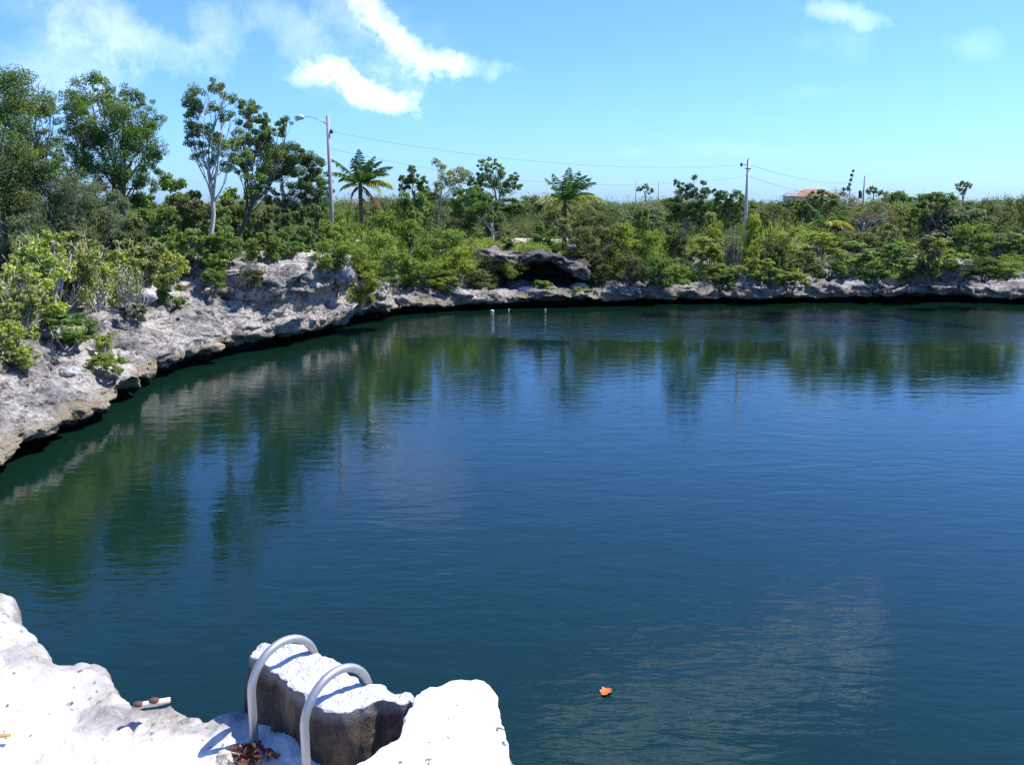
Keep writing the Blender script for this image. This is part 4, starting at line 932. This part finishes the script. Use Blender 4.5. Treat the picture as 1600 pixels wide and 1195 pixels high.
def prism(name, pts_px, zt, zb, parent, mat, jag=.012, rim=.02):
    pts = [Vector(at_z(a, b, zt)) for a, b in pts_px]; res = []
    for i in range(len(pts)):
        a, b = pts[i], pts[(i + 1) % len(pts)]; n = max(1, int((b - a).length / .014))
        res += [a.lerp(b, k / n) for k in range(n)]
    P = np.array([(p.x, p.y) for p in res]); 
    for _ in range(2): P = (np.roll(P, 1, 0) + P * 2 + np.roll(P, -1, 0)) / 4
    tg = np.roll(P, -1, 0) - np.roll(P, 1, 0); tg /= np.linalg.norm(tg, axis=1)[:, None] + 1e-9; nr_ = np.stack([-tg[:, 1], tg[:, 0]], 1)
    area = .5 * np.sum(P[:, 0] * np.roll(P[:, 1], -1) - np.roll(P[:, 0], -1) * P[:, 1]); 
    if area < 0: nr_ = -nr_          # inward normal
    rows = [(zb, 0)] + [(zb + (zt - rim * .9 - zb) * k / 14, 0) for k in range(1, 15)] + [(zt - rim * .35, rim * .15), (zt - rim * .1, rim * .4), (zt, rim * 1.3)]
    zn = lambda q: fbm(np.stack([q[:, 0], q[:, 1], np.zeros(len(q))], 1), 14, 3) * jag * .45
    V_ = []
    for (z, ins) in rows:
        q = np.concatenate([P + nr_ * ins, np.full((len(P), 1), z)], 1)
        dsp = fbm(q, 9, 4) * jag * .8 + fbm(q, 32, 3, .6) * jag * .45; q[:, :2] -= nr_ * dsp[:, None]; 
        if z > zt - rim * 1.2: q[:, 2] += zn(q)
        V_.append(q)
    n = len(P); V_ = np.concatenate(V_); F_ = []
    for r_ in range(len(rows) - 1):
        for i in range(n): F_.append((r_ * n + i, r_ * n + (i + 1) % n, (r_ + 1) * n + (i + 1) % n, (r_ + 1) * n + i) if area > 0 else (r_ * n + i, (r_ + 1) * n + i, (r_ + 1) * n + (i + 1) % n, r_ * n + (i + 1) % n))
    lastr = V_[-n:]; mn, mx = lastr.min(0), lastr.max(0)
    gxx, gyy = np.meshgrid(np.arange(mn[0], mx[0], .018), np.arange(mn[1], mx[1], .018)); gpt = np.stack([gxx.ravel(), gyy.ravel()], 1)
    gpt = gpt[poly_sd(gpt, lastr[:, :2]) > .008]
    allp = [Vector(p) for p in lastr[:, :2].tolist()] + [Vector(p) for p in gpt.tolist()]
    vo, _, fo, _, _, _ = delaunay_2d_cdt(allp, [(i, (i + 1) % n) for i in range(n)], [list(range(n))], 1, 1e-5)
    vo = np.array([(v.x, v.y) for v in vo]); q = np.concatenate([vo, np.full((len(vo), 1), zt)], 1); q[:, 2] += zn(q) - .0004
    b0 = len(V_); V_ = np.concatenate([V_, q]); F_ += [tuple(b0 + i for i in f) for f in fo]
    return mesh_obj(name, V_ - np.array(parent.location), F_, mat, parent, smooth=True)
c0 = at_z(520, 1100, ZP); par = empty('parapet', (c0.x, c0.y, ZP), 'broken white-topped concrete parapet block with a stained face darkened by painted shade, holding the steel ladder', 'parapet')
A_px = [(381, 1020), (392, 1010), (413, 1000), (450, 1003), (486, 1010), (505, 1022), (515, 1024), (540, 1045), (574, 1064), (598, 1068), (610, 1078), (650, 1080), (660, 1100), (600, 1094), (572, 1104), (545, 1108), (510, 1104), (482, 1094), (462, 1074), (440, 1060), (415, 1046), (400, 1034)]
B_px = [(646, 1078), (672, 1070), (705, 1064), (735, 1058), (754, 1059), (770, 1070), (779, 1088), (785, 1120), (789, 1160), (789, 1210), (790, 1330), (470, 1330), (510, 1240), (540, 1203), (560, 1190), (596, 1168), (622, 1146), (632, 1112), (648, 1092)]
prism('ladder_block', A_px, ZP + .22, ZP - 1.2, par, M['conc'], .022, .012)
prism('wall_end', B_px, ZP + .27, ZP - 1.2, par, M['plat'], .016, .014)

# ladder
mst = simple('stainless_steel', (.42, .42, .42), .5, .6, (.33, .32, .31), 12)
zap = H - 1.414
ap1, ap2 = at_z(459, 991, zap), at_z(541, 1035, zap); lg1 = at_z(398, 1165, ZP); dv = ap2 - ap1
lad = empty('pool_ladder', (lg1.x, lg1.y, ZP), 'stainless steel ladder with two hooped handrails over the parapet', 'ladder'); base0 = Vector(lad.location)
R_ = .13; hn = Vector((math.cos(math.radians(52)), math.sin(math.radians(52)), 0)); zc = ZP + .18
RT = .0135
for q in range(2):
    o_ = Vector((lg1.x, lg1.y, 0)) + dv * q; mb = MB()
    pts = [o_ + Vector((0, 0, ZP - .1)), o_ + Vector((0, 0, ZP + .03))]
    pts += [o_ + hn * (R_ - R_ * math.cos(a)) + Vector((0, 0, zc + R_ * math.sin(a))) for a in np.linspace(0, math.pi, 22)]
    far_ = o_ + hn * 2 * R_; pts += [far_ + Vector((0, 0, z)) for z in (zc - .2, zc - 1.2, zc - 2.4, -.6)]
    mb.tube([p - base0 for p in pts], RT, 14); mb.build('handrail', mst, lad)
    mb = MB(); mb.tube([o_ + Vector((0, 0, ZP - .02)) - base0, o_ + Vector((0, 0, ZP + .004)) - base0], [.05, .045], 14); mb.build('flange', mst, lad)
for k in range(12):
    a = Vector((lg1.x, lg1.y, 0)) + hn * 2 * R_ + Vector((0, 0, zc - .5 - .3 * k)); mb = MB(); mb.tube([a - base0, a + dv - base0], .015, 8); mb.build('rung', mst, lad)

# debris on the platform
mbr = simple('dead_leaf_brown', (.16, .06, .035), .8, 0, (.07, .035, .025), 30); mt_ = simple('pebble_tan', (.62, .50, .38), .9, 0, (.42, .3, .22), 20); mwh = simple('stick_white', (.78, .72, .64), .8, 0, (.55, .36, .2), 8)
for k in range(34):
    px, py = rng.normal(392, 17), rng.normal(1176, 11); c = at_z(px, min(py, 1215), ZP + .02 + rng.uniform(0, .025))
    leaf_shape('dead_leaf', 'dark brown dead leaf in the heap at the foot of the handrail', c, rng.uniform(.03, .055), rng.uniform(.006, .012), rng.uniform(0, 6.28), mbr, 2.0, True, 'leaf', 'dead leaves heaped by the ladder', (rng.uniform(-.5, .5), rng.uniform(-.5, .5)))
for k in range(22):
    px, py = rng.uniform(345, 405), rng.uniform(1166, 1205); c = at_z(px, py, ZP + .012)
    boulder('pebble', 'pale limestone chip scattered beside the dead leaves by the ladder', c, (rng.uniform(.012, .03), rng.uniform(.01, .022), .010), k, mt_ if k % 2 else M['boulder'], rng.uniform(0, 3), .2, 'pebble')['group'] = 'stone chips by the ladder'
def stick(label, a, b, r, mat, name='stick'):
    a, b = Vector(a), Vector(b); mb = MB(); d = b - a
    mb.tube([a - a, d * .3 + Vector((0, 0, .006)), d * .62 + Vector((0, 0, .002)), d], [r * .8, r, r * 1.1, r * .9], 7); o = mb.build(name, mat); o.location = a; return tag(o, label, 'stick')
s1 = stick('broken pale stick with rusty knots lying over the rock edge', at_z(207, 1107, ZP + .045), at_z(266, 1093, ZP + .06), .011, mwh)
for (u, nm) in ((.16, 0), (.58, 1)):
    a, b = at_z(207, 1107, ZP + .045), at_z(266, 1093, ZP + .06); bm = bmesh.new(); bmesh.ops.create_icosphere(bm, subdivisions=2, radius=.014); me = bpy.data.meshes.new('knot'); bm.to_mesh(me); bm.free(); me.materials.append(mbr)
    kn = bpy.data.objects.new('knot', me); COL.objects.link(kn); kn.parent = s1; kn.location = (b - a) * u + Vector((0, 0, .012)); kn.scale = (1.3, 1, .7)
stick('short tan twig at the bottom left corner of the platform', at_z(-12, 1154, ZP + .03), at_z(18, 1147, ZP + .03), .006, simple('twig_tan', (.5, .27, .1), .8))
print('shrubs', nshrub, 'objects', len(bpy.data.objects), 'size ok')
